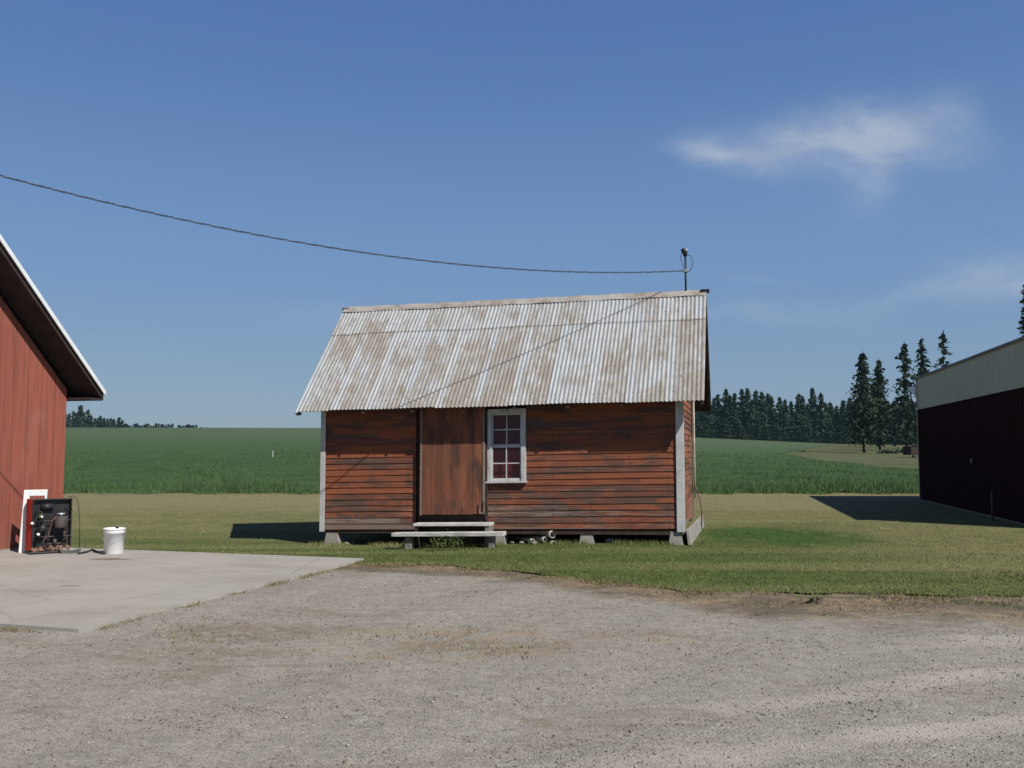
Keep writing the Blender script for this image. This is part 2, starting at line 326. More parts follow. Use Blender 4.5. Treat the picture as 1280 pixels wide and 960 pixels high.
# ------------------------------------------------------------------ mesh helpers
class MB:
    def __init__(s): s.v = []; s.f = []; s.uv = {}
    def add(s, vs, fs):
        o = len(s.v); s.v += [tuple(p) for p in vs]; s.f += [tuple(i + o for i in f) for f in fs]; return o
    def hexa(s, p):   # 8 corners: bottom 4 ccw, top 4 ccw
        s.add(p, [(0, 3, 2, 1), (4, 5, 6, 7), (0, 1, 5, 4), (1, 2, 6, 5), (2, 3, 7, 6), (3, 0, 4, 7)]); return s
    def box(s, x0, x1, y0, y1, z0, z1):
        return s.hexa([(x0, y0, z0), (x1, y0, z0), (x1, y1, z0), (x0, y1, z0), (x0, y0, z1), (x1, y0, z1), (x1, y1, z1), (x0, y1, z1)])
    def taper(s, cx, cy, z0, z1, w0, d0, w1, d1):
        return s.hexa([(cx - w0, cy - d0, z0), (cx + w0, cy - d0, z0), (cx + w0, cy + d0, z0), (cx - w0, cy + d0, z0),
                       (cx - w1, cy - d1, z1), (cx + w1, cy - d1, z1), (cx + w1, cy + d1, z1), (cx - w1, cy + d1, z1)])
    def bar(s, a, b, w, h, up=(0, 0, 1)):
        a = np.array(a, float); b = np.array(b, float); d = b - a; d /= np.linalg.norm(d)
        sd = np.cross(d, up); sd /= np.linalg.norm(sd); u2 = np.cross(sd, d)
        c = [(-w / 2, -h / 2), (w / 2, -h / 2), (w / 2, h / 2), (-w / 2, h / 2)]
        return s.hexa([tuple(e + sd * i + u2 * j) for e in (a, b) for i, j in c])
    def tube(s, pts, r, n=8, caps=True):
        pts = [np.array(p, float) for p in pts]; rs = r if isinstance(r, (list, tuple)) else [r] * len(pts)
        rings = []; prev = None
        for i, p in enumerate(pts):
            d = pts[min(i + 1, len(pts) - 1)] - pts[max(i - 1, 0)]; d /= (np.linalg.norm(d) + 1e-9)
            if prev is None:
                ref = np.array((0, 0, 1.)) if abs(d[2]) < .9 else np.array((1., 0, 0)); a = np.cross(d, ref)
            else: a = prev - d * np.dot(prev, d)
            a /= np.linalg.norm(a); prev = a; b = np.cross(d, a)
            rings.append([tuple(p + rs[i] * (math.cos(2 * math.pi * k / n) * a + math.sin(2 * math.pi * k / n) * b)) for k in range(n)])
        o = len(s.v)
        for rg in rings: s.v += rg
        for i in range(len(rings) - 1):
            for k in range(n):
                s.f.append((o + i * n + k, o + i * n + (k + 1) % n, o + (i + 1) * n + (k + 1) % n, o + (i + 1) * n + k))
        if caps:
            s.f.append(tuple(o + k for k in reversed(range(n)))); s.f.append(tuple(o + (len(rings) - 1) * n + k for k in range(n)))
        return s
    def lathe(s, prof, cx=0, cy=0, n=24):
        o = len(s.v)
        for r_, z in prof:
            s.v += [(cx + r_ * math.cos(2 * math.pi * k / n), cy + r_ * math.sin(2 * math.pi * k / n), z) for k in range(n)]
        for i in range(len(prof) - 1):
            for k in range(n):
                s.f.append((o + i * n + k, o + i * n + (k + 1) % n, o + (i + 1) * n + (k + 1) % n, o + (i + 1) * n + k))
        return s
    def xf(s, fn): s.v = [fn(p) for p in s.v]; return s
    def build(s, name, mat, parent=None, smooth=False, bevel=0):
        me = bpy.data.meshes.new(name); me.from_pydata(s.v, [], s.f); me.materials.append(mat)
        o = bpy.data.objects.new(name, me); COL.objects.link(o)
        if smooth: me.polygons.foreach_set('use_smooth', [True] * len(me.polygons))
        if bevel:
            b = o.modifiers.new('bevel', 'BEVEL'); b.width = bevel; b.segments = 2; b.limit_method = 'ANGLE'
        if parent: o.parent = parent
        return o
def npmesh(name, V, T, mat, smooth=False):
    me = bpy.data.meshes.new(name); V = np.asarray(V, np.float32); T = np.asarray(T, np.int32); k = T.shape[1]
    me.vertices.add(len(V)); me.vertices.foreach_set('co', V.ravel())
    me.loops.add(T.size); me.loops.foreach_set('vertex_index', T.ravel())
    me.polygons.add(len(T)); me.polygons.foreach_set('loop_start', np.arange(len(T), dtype=np.int32) * k)
    me.polygons.foreach_set('loop_total', np.full(len(T), k, np.int32))
    if smooth: me.polygons.foreach_set('use_smooth', np.ones(len(T), bool))
    me.update(calc_edges=True); me.materials.append(mat)
    o = bpy.data.objects.new(name, me); COL.objects.link(o); return o
def tag(o, label=None, cat=None, group=None, kind=None):
    if label: o['label'] = label
    if cat: o['category'] = cat
    if group: o['group'] = group
    if kind: o['kind'] = kind
    return o
def empty(name, label, cat, loc=(0, 0, 0), rz=0.0, group=None):
    o = bpy.data.objects.new(name, None); COL.objects.link(o); o.location = loc; o.rotation_euler = (0, 0, rz)
    o.empty_display_size = .2
    return tag(o, label, cat, group)

# ------------------------------------------------------------------ terrain
def sstep(x, a, b):
    t = np.clip((x - a) / (b - a), 0, 1); return t * t * (3 - 2 * t)
YC = 280.0
def terrain(x, y):
    x = np.asarray(x, float); y = np.asarray(y, float)
    t = x / np.maximum(y, 60)
    zc = np.interp(t, [-1.5, -.2, .0, .2, .35, .45, 1.5], [9.0, 8.5, 7.4, 5.6, 3.7, 3.2, 4.5])
    s = np.clip((y - 32) / (YC - 32), 0, None)
    up = zc * np.minimum(s, 1) ** 1.25
    over = np.maximum(y - YC, 0); down = over * .018 + (over ** 2) * 4e-5
    down = np.minimum(down, 30)
    z = up - down
    # shallow dip at the low corner of the shed
    z = z - .14 * sstep(-x, -2.2, 2.8) * sstep(y, 12.6, 15.2) * (1 - sstep(y, 19, 26))
    return z
def tz(x, y): return float(terrain(x, y))
def hit(px, py):
    d = ray(px, py); k = 5.0
    while k < 600:
        x, y, z = d[0] * k, d[1] * k, EYE + d[2] * k
        if z <= tz(x, y): return (x, y, tz(x, y))
        k += .25
    return None

# yard / lawn edge
_E = [gnd(p[0], p[1])[:2] for p in ((455, 701), (560, 706), (640, 713), (740, 724), (850, 735), (1000, 740), (1150, 742), (1280, 745))]
SLAB = [gnd(455, 700)[:2], gnd(160, 688)[:2]]
ex = np.array([-30, SLAB[1][0], _E[0][0]] + [e[0] for e in _E[1:]] + [12, 30])
ey = np.array([SLAB[1][1] + 7.5, SLAB[1][1] - .35, _E[0][1] - .25] + [e[1] for e in _E[1:]] + [_E[-1][1] - .3, _E[-1][1] - 2])
def edge(x):
    x = np.asarray(x, float)
    return np.interp(x, ex, ey) + .09 * np.sin(x * 1.9 + 1) * np.sin(x * .7) + .05 * np.sin(x * 5.1 + 1) + .04 * np.sin(x * 11.7) * np.sin(x * 2.3) + .02 * np.sin(x * 31)
def grid(name, xs, fy, rows, mat, zf, attr=None):
    xs = np.asarray(xs); n = len(xs); V = []
    for s in rows:
        y = fy(xs, s); V.append(np.stack([xs, y, zf(xs, y)], 1))
    Y = np.concatenate(V); i = np.arange(len(rows) - 1)[:, None] * n + np.arange(n - 1)[None, :]; i = i.ravel()
    T = np.stack([i, i + 1, i + 1 + n, i + n], 1)
    o = npmesh(name, Y, T, mat, True)
    if attr:
        a = o.data.attributes.new('edge', 'FLOAT', 'POINT'); a.data.foreach_set('value', attr(Y[:, 0], Y[:, 1]).astype(np.float32))
    return o
def bumps(x, y): return .010 * np.sin(x * 2.1 + y * .7) * np.sin(y * 2.7 - x * .5) + .006 * np.sin(x * 5.3 - y * 3.1) + .004 * np.sin(x * 11 + y * 13)
xs = np.concatenate([np.linspace(-30, -8, 30, endpoint=False), np.linspace(-8, 8, 260), np.linspace(8, 30, 30)[1:]])
o = grid('gravel_yard', xs, lambda x, s: -6 + s * (edge(x) + 6), np.linspace(0, 1, 200), MT['gravel'], lambda x, y: -.012 + bumps(x, y),
         lambda x, y: edge(x) - y); tag(o, kind='structure')
o = grid('lawn', xs, lambda x, s: edge(x) - .03 + s * (32.6 - edge(x)), np.linspace(0, 1, 120) ** 1.3, MT['lawn'], lambda x, y: terrain(x, y) - .004)
tag(o, kind='structure')
# base ground to the horizon
yy = np.concatenate([[-400, -100, -20, 4, 8, 12, 14, 16, 18, 20, 24, 28, 31], np.geomspace(32, 290, 70), np.geomspace(300, 3000, 30)])
V = []; ts = np.linspace(-2.2, 2.2, 89)
for y in yy:
    w = max(abs(y), 60); V.append(np.stack([ts * w, np.full(89, y), terrain(ts * w, np.full(89, y)) - .12], 1))
V = np.concatenate(V); i = (np.arange(len(yy) - 1)[:, None] * 89 + np.arange(88)[None, :]).ravel()
tag(npmesh('ground', V, np.stack([i, i + 1, i + 90, i + 89], 1), MT['earth'], True), kind='structure')

# crop field and mown dry field (polar cells)
tanpoly = []
for (px, py) in ((978, 570), (1012, 562), (1040, 557.5)):
    h = hit(px, py); tanpoly.append(h)
low = [hit(px, py) for (px, py) in ((978, 570), (1005, 575), (1040, 581), (1080, 586), (1110, 589.5), (1150, 592))]
lt = np.array([h[0] / h[1] for h in low]); ly = np.array([h[1] for h in low])
ut = np.array([h[0] / h[1] for h in tanpoly]); uy = np.array([h[1] for h in tanpoly])
def is_tan(t, y):
    wob = 1 + .015 * math.sin(y * .21) + .01 * math.sin(t * 90)
    if t >= lt[0] and y > np.interp(t, lt, ly) * wob and y < (np.interp(t, ut, uy) if t < ut[-1] else 1e9): return True
    return t > .12 and y > 264 - 0 * t
T_ = np.concatenate([np.arange(-1.6, -.6, .05), np.arange(-.6, .28, .01), np.arange(.28, .5, .0025), np.arange(.5, .62, .01), np.arange(.62, 1.65, .05)])
Y_ = np.concatenate([np.linspace(32.3, 60, 60, endpoint=False), np.geomspace(60, 300, 150), [330, 400, 520]])
nt = len(T_)
TT, YY = np.meshgrid(T_, Y_)
XX = TT * np.maximum(YY, 32)
cf, df = [], []
for a in range(len(Y_) - 1):
    for b in range(nt - 1):
        i = a * nt + b; f = (i, i + 1, i + 1 + nt, i + nt)
        (df if is_tan((T_[b] + T_[b + 1]) / 2, (Y_[a] + Y_[a + 1]) / 2) else cf).append(f)
def submesh(name, faces, lift, mat, amp=0.0):
    z = terrain(XX, YY) + lift * np.clip((YY - 31.5) / 3.5, .12, 1) + amp * rng.standard_normal(XX.shape) * np.clip(60 / YY, .0, 1)
    V = np.stack([XX, YY, z], -1).reshape(-1, 3); F_ = np.array(faces); used = np.unique(F_); mp = np.full(len(V), -1); mp[used] = np.arange(len(used))
    return npmesh(name, V[used], mp[F_], mat, True)
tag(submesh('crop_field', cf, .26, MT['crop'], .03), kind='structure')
tag(submesh('dry_field', df, .22, MT['dryfield']), kind='structure')

# ------------------------------------------------------------------ grass blades / stones
def blades(name, X, Y, Z, H, W, mat, lean=.35):
    n = len(X); a = rng.uniform(0, 2 * np.pi, n); dx, dy = np.cos(a) * W / 2, np.sin(a) * W / 2
    la = rng.uniform(0, 2 * np.pi, n); L = rng.uniform(0, lean, n) * H
    V = np.empty((n, 3, 3), np.float32)
    V[:, 0] = np.stack([X - dx, Y - dy, Z], 1); V[:, 1] = np.stack([X + dx, Y + dy, Z], 1)
    V[:, 2] = np.stack([X + np.cos(la) * L, Y + np.sin(la) * L, Z + H], 1)
    return npmesh(name, V.reshape(-1, 3), np.arange(n * 3).reshape(-1, 3), mat)
SLABP = None
s0 = np.array(SLAB[0]); sv = np.array(gnd(100, 790)[:2]) - s0; sv /= np.linalg.norm(sv); su_ = np.array((sv[1], -sv[0]))
if su_[0] > 0: su_ = -su_
SL_LEN = np.linalg.norm(np.array(gnd(100, 790)[:2]) - s0)
def on_slab(x, y):
    dx, dy = x - s0[0], y - s0[1]; a = dx * sv[0] + dy * sv[1]; b = dx * su_[0] + dy * su_[1]
    return (a > -.02) & (a < SL_LEN + .02) & (b > -.02)
TH_, W_ = .2408, 5.984; OX = 2.6142 - W_ * math.cos(TH_); OY = 14.2644 + W_ * math.sin(TH_)
N = 260000
Y = np.exp(rng.uniform(math.log(8.5), math.log(33), N)); X = rng.uniform(-.95, .95, N) * Y
k = (Y > edge(X) - .12 + .16 * np.sin(X * 3.7 + np.sin(X * 9)) * np.sin(X * 1.3) + rng.normal(0, .12, N)) & ~on_slab(X, Y); X, Y = X[k], Y[k]
tall = np.where((Y - edge(X) < .25), 1.35, 1.0)
H = rng.uniform(.008, .026, len(X)) * tall * (1 + .3 * np.sin(X * .9 + Y * 2.3) * np.sin(X * 2.7 - Y))
_u = rng.uniform(-.2, W_ + .3, 5000); _v = rng.normal(.02, .12, 5000)
_X = OX + _u * math.cos(TH_) + _v * math.sin(TH_); _Y = OY - _u * math.sin(TH_) + _v * math.cos(TH_); _k = np.sin(_u * 7) * np.sin(_u * 2.3) > -.2
X = np.concatenate([X, _X[_k]]); Y = np.concatenate([Y, _Y[_k]]); H = np.concatenate([H, rng.uniform(.03, .09, _k.sum())])
tag(blades('lawn_grass', X, Y, terrain(X, Y) - .005, H, rng.uniform(.006, .014, len(X)), MT['blades'], .9), 'short mown lawn grass around the old shed', 'grass', kind='stuff')
N = 16000
X = np.concatenate([rng.uniform(-2, 9, N), rng.normal(P_b[0], .9, 900), rng.normal(P_a[0], .6, 700)])
Y = np.concatenate([edge(X[:N]) - np.abs(rng.normal(0, .45, N)) * np.interp(X[:N], [-2, 1, 3], [.35, .6, 1.2]), rng.normal(P_b[1], .4, 900), rng.normal(P_a[1], .25, 700)])
_ta = rng.uniform(0, 1, 2600); _q1 = s0[None] + sv[None] * (SL_LEN * _ta)[:, None] - su_[None] * np.abs(rng.normal(.03, .05, 2600))[:, None]
_q2 = (s0 + sv * (SL_LEN + .03))[None] + su_[None] * (rng.uniform(0, 5, 1800))[:, None] + sv[None] * np.abs(rng.normal(0, .05, 1800))[:, None]
X = np.concatenate([X, _q1[:, 0], _q2[:, 0]]); Y = np.concatenate([Y, _q1[:, 1], _q2[:, 1]])
cl = np.sin(X * 2.3 + 1.7 * np.sin(Y * 3)) * np.sin(Y * 5 + X) + rng.normal(0, .35, len(X))
k = (cl > .1) & ~on_slab(X, Y); X, Y = X[k], Y[k]
tag(blades('dead_grass', X, Y, np.full(len(X), -.01), rng.uniform(.01, .04, len(X)), rng.uniform(.006, .012, len(X)), MT['dryblades'], 1.6), 'sparse dead grass on the soil between gravel and lawn', 'grass', kind='stuff')
# crop stalks
N = 170000
Y = 31.9 + rng.uniform(0, 1, N) ** 2.0 * 70; X = rng.uniform(-.75, .62, N) * Y; Y = Y + (.6 * np.sin(X * .7) * np.sin(X * 2.9) + rng.normal(0, .35, N)) * (Y < 36)
k = np.array([not is_tan(a, b) for a, b in zip(X / Y, Y)]); X, Y = X[k], Y[k]
base = .2 * np.clip((Y - 31.9) / 3.4, 0, 1)
H = rng.uniform(.26, .42, len(X)) * (1 + .15 * np.sin(X * .8 + Y * .3)) * np.clip(.35 + (Y - 31.6) / 2.0, .3, 1) - base
tag(blades('crop_stalks', X, Y, terrain(X, Y) + base, np.maximum(H, .10), rng.uniform(.015, .035, len(X)) * (Y / 33) ** .5, MT['stalks'], .7), 'dense green grain crop along the near edge of the field', 'crop', kind='stuff')
# loose stones
N = 95000
Y = np.exp(rng.uniform(math.log(3.2), math.log(11.5), N)); X = rng.uniform(-.8, .8, N) * Y
dens = .5 + .5 * np.sin((Y - .33 * X) * 5.6 + 2.0 * np.sin(X * .6 + Y * .4))
k = (Y < edge(X) - .15) & ~on_slab(X, Y) & (rng.uniform(0, 1, N) < .35 + .65 * dens); X, Y = X[k], Y[k]; n = len(X)
S = np.exp(rng.normal(math.log(.0046), .36, n)) * (Y / 5) ** .25
OC = np.array([(1, 0, 0), (0, 1, 0), (-1, 0, 0), (0, -1, 0), (0, 0, 1), (0, 0, -1)], float)
OF = np.array([(0, 1, 4), (1, 2, 4), (2, 3, 4), (3, 0, 4), (1, 0, 5), (2, 1, 5), (3, 2, 5), (0, 3, 5)])
a = rng.uniform(0, 2 * np.pi, n); V = OC[None] * rng.uniform(.6, 1.3, (n, 6, 1)) * np.array([1, .8, .6])
V = np.stack([V[..., 0] * np.cos(a)[:, None] - V[..., 1] * np.sin(a)[:, None], V[..., 0] * np.sin(a)[:, None] + V[..., 1] * np.cos(a)[:, None], V[..., 2]], -1) * S[:, None, None]
V += np.stack([X, Y, bumps(X, Y) - .012 + S * .25], 1)[:, None]
tag(npmesh('gravel_stones', V.reshape(-1, 3), (OF[None] + 6 * np.arange(n)[:, None, None]).reshape(-1, 3), MT['stones']), 'loose grey gravel stones strewn over the yard', 'gravel', kind='stuff')

# slab
mb = MB(); nn = 24
def SP(a, b, z): p = s0 + sv * a + su_ * b; return (p[0], p[1], z)
mb = MB(); 
outline = []
for i in range(61): outline.append((SL_LEN * i / 60, .012 * math.sin(i * 1.3) + .01 * random.random()))
for i in range(1, 60): outline.append((SL_LEN - .01 * random.random(), 14 * i / 60))
outline += [(SL_LEN, 14), (0, 14)]
top = [SP(a, b, .022) for a, b in outline]; bt = [SP(a, b, -.1) for a, b in outline]; n = len(top)
mb.add(top + bt, [tuple(range(n))] + [(i, (i + 1) % n, n + (i + 1) % n, n + i) for i in range(n)])
tag(mb.build('concrete_slab', MT['slab']), 'pale concrete slab paving in front of the red barn', 'pavement', kind='structure')

# ------------------------------------------------------------------ THE SHED
X0, Y0, TH, W, DEP, OE, OGL, OGR = 2.6142, 14.2644, .2408, 5.984, 3.015, .397, .338, .376
ZE, ZR, ZB = 2.102, 4.106, .112
ORG = (X0 - W * math.cos(TH), Y0 + W * math.sin(TH), 0)
shed = empty('wooden_shed', 'weathered red clapboard shed with rusty corrugated roof on concrete piers', 'shed', ORG, -TH)
def shear(p): x, y, z = p; return (x, y, z + x * (.0232 - .0036 * z) * min(1, max(z, 0) / .1))
def sx(mb): return mb.xf(shear)
def loc(px, py, off=0.0):   # photo point measured on the plane y=off of the shed front -> local (x, z) before shear
    d = ray(px, py); c, s = math.cos(TH), math.sin(TH)
    wy = (s, c); k = (off + ORG[0] * wy[0] + ORG[1] * wy[1]) / (d[0] * wy[0] + d[1] * wy[1])
    X = d[0] * k - ORG[0]; Yq = d[1] * k - ORG[1]; x = X * c - Yq * s; z = EYE + d[2] * k
    for _ in range(4): z0 = (EYE + d[2] * k) - x * (.0232 - .0036 * z); z = z0
    return x, z
RUN = DEP / 2 + OE; SLOPE = (ZR - ZE) / RUN
def roofz(y): return ZE + (min(y, DEP - y) + OE) * SLOPE
ZW = roofz(0) - .10
PITCHB = .1
# clapboard courses: wedge boards, slightly uneven
dx0, dz0 = loc(528, 643); dx1, _ = loc(607, 643)
wx0, wzb = loc(609.5, 603); wx1, wzt = loc(658, 510.5)
def clap(mb, P, L, ztop, holes=(), zb=ZB):
    n = int(math.ceil((ztop - zb) / PITCHB))
    for i in range(n):
        z0 = zb + i * PITCHB; z1 = min(z0 + PITCHB + .012, ztop)
        spans = [(0, L(z0), L(z1))] if callable(L) else None
        segs = [L] if not callable(L) else [L((z0 + z1) / 2)]
        for (ha, hb, hz0, hz1) in holes:
            ns = []
            for (a, b) in segs:
                if z0 + PITCHB / 2 < hz0 or z0 + PITCHB / 2 > hz1 or hb <= a or ha >= b: ns.append((a, b))
                else:
                    if ha > a: ns.append((a, ha))
                    if hb < b: ns.append((hb, b))
            segs = ns
        for (a, b) in segs:
            if b - a < .02: continue
            cuts = [a]
            while b - cuts[-1] > 2.6: cuts.append(cuts[-1] + random.uniform(1.3, 2.4))
            cuts.append(b)
            for c0, c1 in zip(cuts, cuts[1:]):
                k = max(1, int((c1 - c0) / .4)); j0 = random.uniform(-.002, .004)
                ring = []
                for t in range(k + 1):
                    x = c0 + (c1 - c0) * t / k - (.001 if t == k else 0); w = .003 * math.sin(x * 2.1 + i * 1.9) + j0
                    ring.append([P(x, -.020 - random.uniform(0, .003), z0 + w), P(x, -.009, z1 - .002), P(x, .012, z1), P(x, .012, z0 + w)])
                for t in range(k):
                    q0, q1 = ring[t], ring[t + 1]
                    mb.hexa([q0[0], q1[0], q1[3], q0[3], q0[1], q1[1], q1[2], q0[2]])
mb = MB()
clap(mb, lambda x, y, z: (x, y, z), (0, W), ZW, holes=((dx0 - .11, dx1 + .03, 0, 9), (wx0, wx1, wzb, 9)))
o = sx(mb).build('wall', MT['siding'], shed)
def gable(z):
    if z < ZW: return (0, DEP)
    y = (z - ZW) / SLOPE; return (min(y, DEP / 2), max(DEP - y, DEP / 2))
mb = MB(); clap(mb, lambda x, y, z: (W - y, x, z), gable, roofz(DEP / 2) - .12); sx(mb).build('wall', MT['siding_side'], shed)
mb = MB(); clap(mb, lambda x, y, z: (y, x, z), gable, roofz(DEP / 2) - .12); sx(mb).build('wall', MT['siding_side'], shed)
mb = MB(); clap(mb, lambda x, y, z: (x, DEP - y, z), (0, W), ZW); sx(mb).build('wall', MT['siding'], shed)
# inner dark lining so nothing shows through, window left open
mb = MB(); h = ZW + .02
mb.box(.03, wx0, .02, .05, ZB, h); mb.box(wx1, W - .03, .02, .05, ZB, h); mb.box(wx0, wx1, .02, .05, ZB, wzb); mb.box(wx0, wx1, .02, .05, wzt, h) if wzt < h else None
mb.box(.03, W - .03, .05, DEP - .02, ZB - .02, ZB + .02); sx(mb).build('floor_frame', MT['darkwood'], shed)
# sill beam along the bottom
mb = MB(); mb.box(0, W, .0, .09, ZB - .05, ZB - .003); mb.box(0, W, DEP - .09, DEP, ZB - .05, ZB - .003); sx(mb).build('sill_beam', MT['darkwood'], shed)
# corner boards
cl0, _ = loc(402, 600); cl1, _ = loc(409, 600)
for (a, b) in ((-.045, .045), (W - .075, W + .045)):
    mb = MB(); mb.box(a, b, -.045, -.0325, ZB - .03, ZW + .01)
    if a < 0: mb.box(-.045, -.033, -.032, .09, ZB - .03, ZW + .12)
    else: mb.box(W + .033, W + .045, -.032, .075, ZB - .03, ZW + .12)
    sx(mb).build('corner_trim', MT['white'], shed, bevel=.002)
for a in (-.045, W + .033):
    mb = MB(); mb.box(a, a + .012, DEP - .07, DEP + .03, ZB - .03, ZW + .1); sx(mb).build('corner_trim', MT['trim_brown'], shed)
# roof: corrugated sheets
def roof_slope(front):
    V, Fc, UVv = [], [], []
    amp = .008; pit = .068; L = math.hypot(RUN, ZR - ZE); nrm = np.array((0, -(ZR - ZE), RUN)) / L
    for (sa, sb, lift) in ((0, 2.03, 0), (2.0, L, .009)):
        nx = int((W + OGL + OGR) / pit * 8); rows = 7
        o = len(V)
        for j in range(rows):
            for i in range(nx + 1):
                u = i * pit / 8; s_ = sa + (sb - sa) * j / (rows - 1)
                if j == 0:
                    sh = int((u + (.23 if lift else 0)) / .612); s_ += (-.012 if (sh * 7919) % 5 < 2 else .006) * (1 if not lift else 1)
                y = -OE + s_ / L * RUN; z = ZE + s_ / L * (ZR - ZE)
                hh = amp * math.cos(2 * math.pi * u / pit) + lift + .004 * math.sin(u * 3.1 + s_ * 2) + (.004 if int(u / .612) % 2 else 0)
                p = (-OGL + u, y + nrm[1] * hh, z + nrm[2] * hh)
                if not front: p = (p[0], DEP - p[1], p[2])
                V.append(shear(p)); UVv.append((u, s_))
        for j in range(rows - 1):
            for i in range(nx): a = o + j * (nx + 1) + i; Fc.append((a, a + 1, a + nx + 2, a + nx + 1))
    ob = npmesh('roof', V, Fc, MT['iron'], True); ob.parent = shed
    uvl = ob.data.uv_layers.new(name='uv'); idx = np.array(Fc).ravel()
    uvl.data.foreach_set('uv', np.array(UVv, np.float32)[idx].ravel())
    return ob
roof_slope(True); roof_slope(False)
# roof boarding beneath the sheets, rafters, barge boards, ridge
for fr in (1, 0):
    mb = MB()
    def RP(x, s, h):
        y = -OE + s * RUN; z = ZE + s * (ZR - ZE) + h
        return (x, y if fr else DEP - y, z)
    mb.hexa([RP(-OGL + .04, .02, -.05), RP(W + OGR - .03, .02, -.05), RP(W + OGR - .03, 1, -.05), RP(-OGL + .04, 1, -.05),
             RP(-OGL + .04, .02, -.022), RP(W + OGR - .03, .02, -.022), RP(W + OGR - .03, 1, -.022), RP(-OGL + .04, 1, -.022)])
    sx(mb).build('roof_boards', MT['darkwood'], shed)
    mb = MB()
    for i in range(8):
        x = (-OGL + .02) if i == 0 else (W + OGR - .06 if i == 7 else i * W / 7 - .02)
        mb.hexa([RP(x, .0 + .01, -.09), RP(x + .045, .01, -.09), RP(x + .045, 1, -.15), RP(x, 1, -.15), RP(x, .01, -.052), RP(x + .045, .01, -.052), RP(x + .045, 1, -.052), RP(x, 1, -.052)])
    sx(mb).build('rafters', MT['darkwood'], shed)
for a_, b_, w_, h_, nm_ in (((-OGL - .03, DEP / 2, ZR), (-OGL + .1, DEP / 2, ZR), .07, .05, 'ridge_end'), ((W + OGR - .1, DEP / 2, ZR + .015), (W + OGR + .05, DEP / 2, ZR + .015), .09, .06, 'ridge_end'), ((-OGL, -OE + .02, ZE - .045), (-OGL + .09, -OE + .02, ZE - .045), .05, .03, 'eave_end')):
    sx(MB().bar(a_, b_, w_, h_)).build(nm_, MT['metal_dark'], shed)
mb = MB(); k = 40
vs = []
for i in range(k + 1):
    x = -OGL + (W + OGL + OGR) * i / k; w = .006 * math.sin(i * 1.7)
    vs += [(x, DEP / 2 - .10, ZR - .10 * SLOPE + .036 + w), (x, DEP / 2, ZR + .045 + w), (x, DEP / 2 + .10, ZR - .10 * SLOPE + .036 + w)]
mb.add(vs, [(3 * i, 3 * i + 3, 3 * i + 4, 3 * i + 1) for i in range(k)] + [(3 * i + 1, 3 * i + 4, 3 * i + 5, 3 * i + 2) for i in range(k)])
sx(mb).build('ridge_cap', simple('dull_ridge_metal', (.42, .40, .38), (.27, .22, .18), 5, .6, .2), shed)
# door: plank leaf hung proud of the wall
dz1 = ZW - .02; DO = -.105
doorm = MB(); x = dx0 + .02; nb = 6; bw = (dx1 - dx0 - .04) / nb
for i in range(nb):
    doorm.box(x + i * bw + .002, x + (i + 1) * bw - .002, DO - random.uniform(0, .004), DO + .028, dz0 + random.uniform(0, .008), dz1)
door = sx(doorm).build('door', MT['door'], shed)
mb = MB(); mb.box(dx0 - .005, dx0 + .018, DO - .012, DO + .03, dz0 - .01, dz1 - .01); sx(mb).build('edge_strip', MT['greywood'], door)
mb = MB(); mb.box(dx1 - .018, dx1 + .006, DO - .012, DO + .03, dz0 + .0, dz1 - .01); sx(mb).build('edge_strip', MT['greywood'], door)
mb = MB(); zt = loc(600, 630)[1]; mb.box(dx1 - .075, dx1 - .055, DO - .03, DO - .005, dz0 + .02, zt + .02); mb.box(dx1 - .09, dx1 + .02, DO - .02, DO - .006, dz0 + .01, dz0 + .035)
mb.box(dx1 + .0, dx1 + .015, DO - .03, DO - .012, dz0 + .02, zt + .06); sx(mb).build('latch', MT['trim_brown'], door)
mb = MB(); mb.box(dx0 - .06, dx0 - .006, -.045, -.0, dz0 - .1, dz1); mb.box(dx1 + .0075, dx1 + .045, -.075, -.0, dz0 - .1, dz1); mb.box(dx0 - .006, dx1 + .0075, -.04, 0, dz0 - .12, dz0 - .012)
mb.box(dx0 - .005, dx1 + .006, DO + .031, -.03, dz0 + .01, dz1)
sx(mb).build('door_frame', MT['darkwood'], shed)
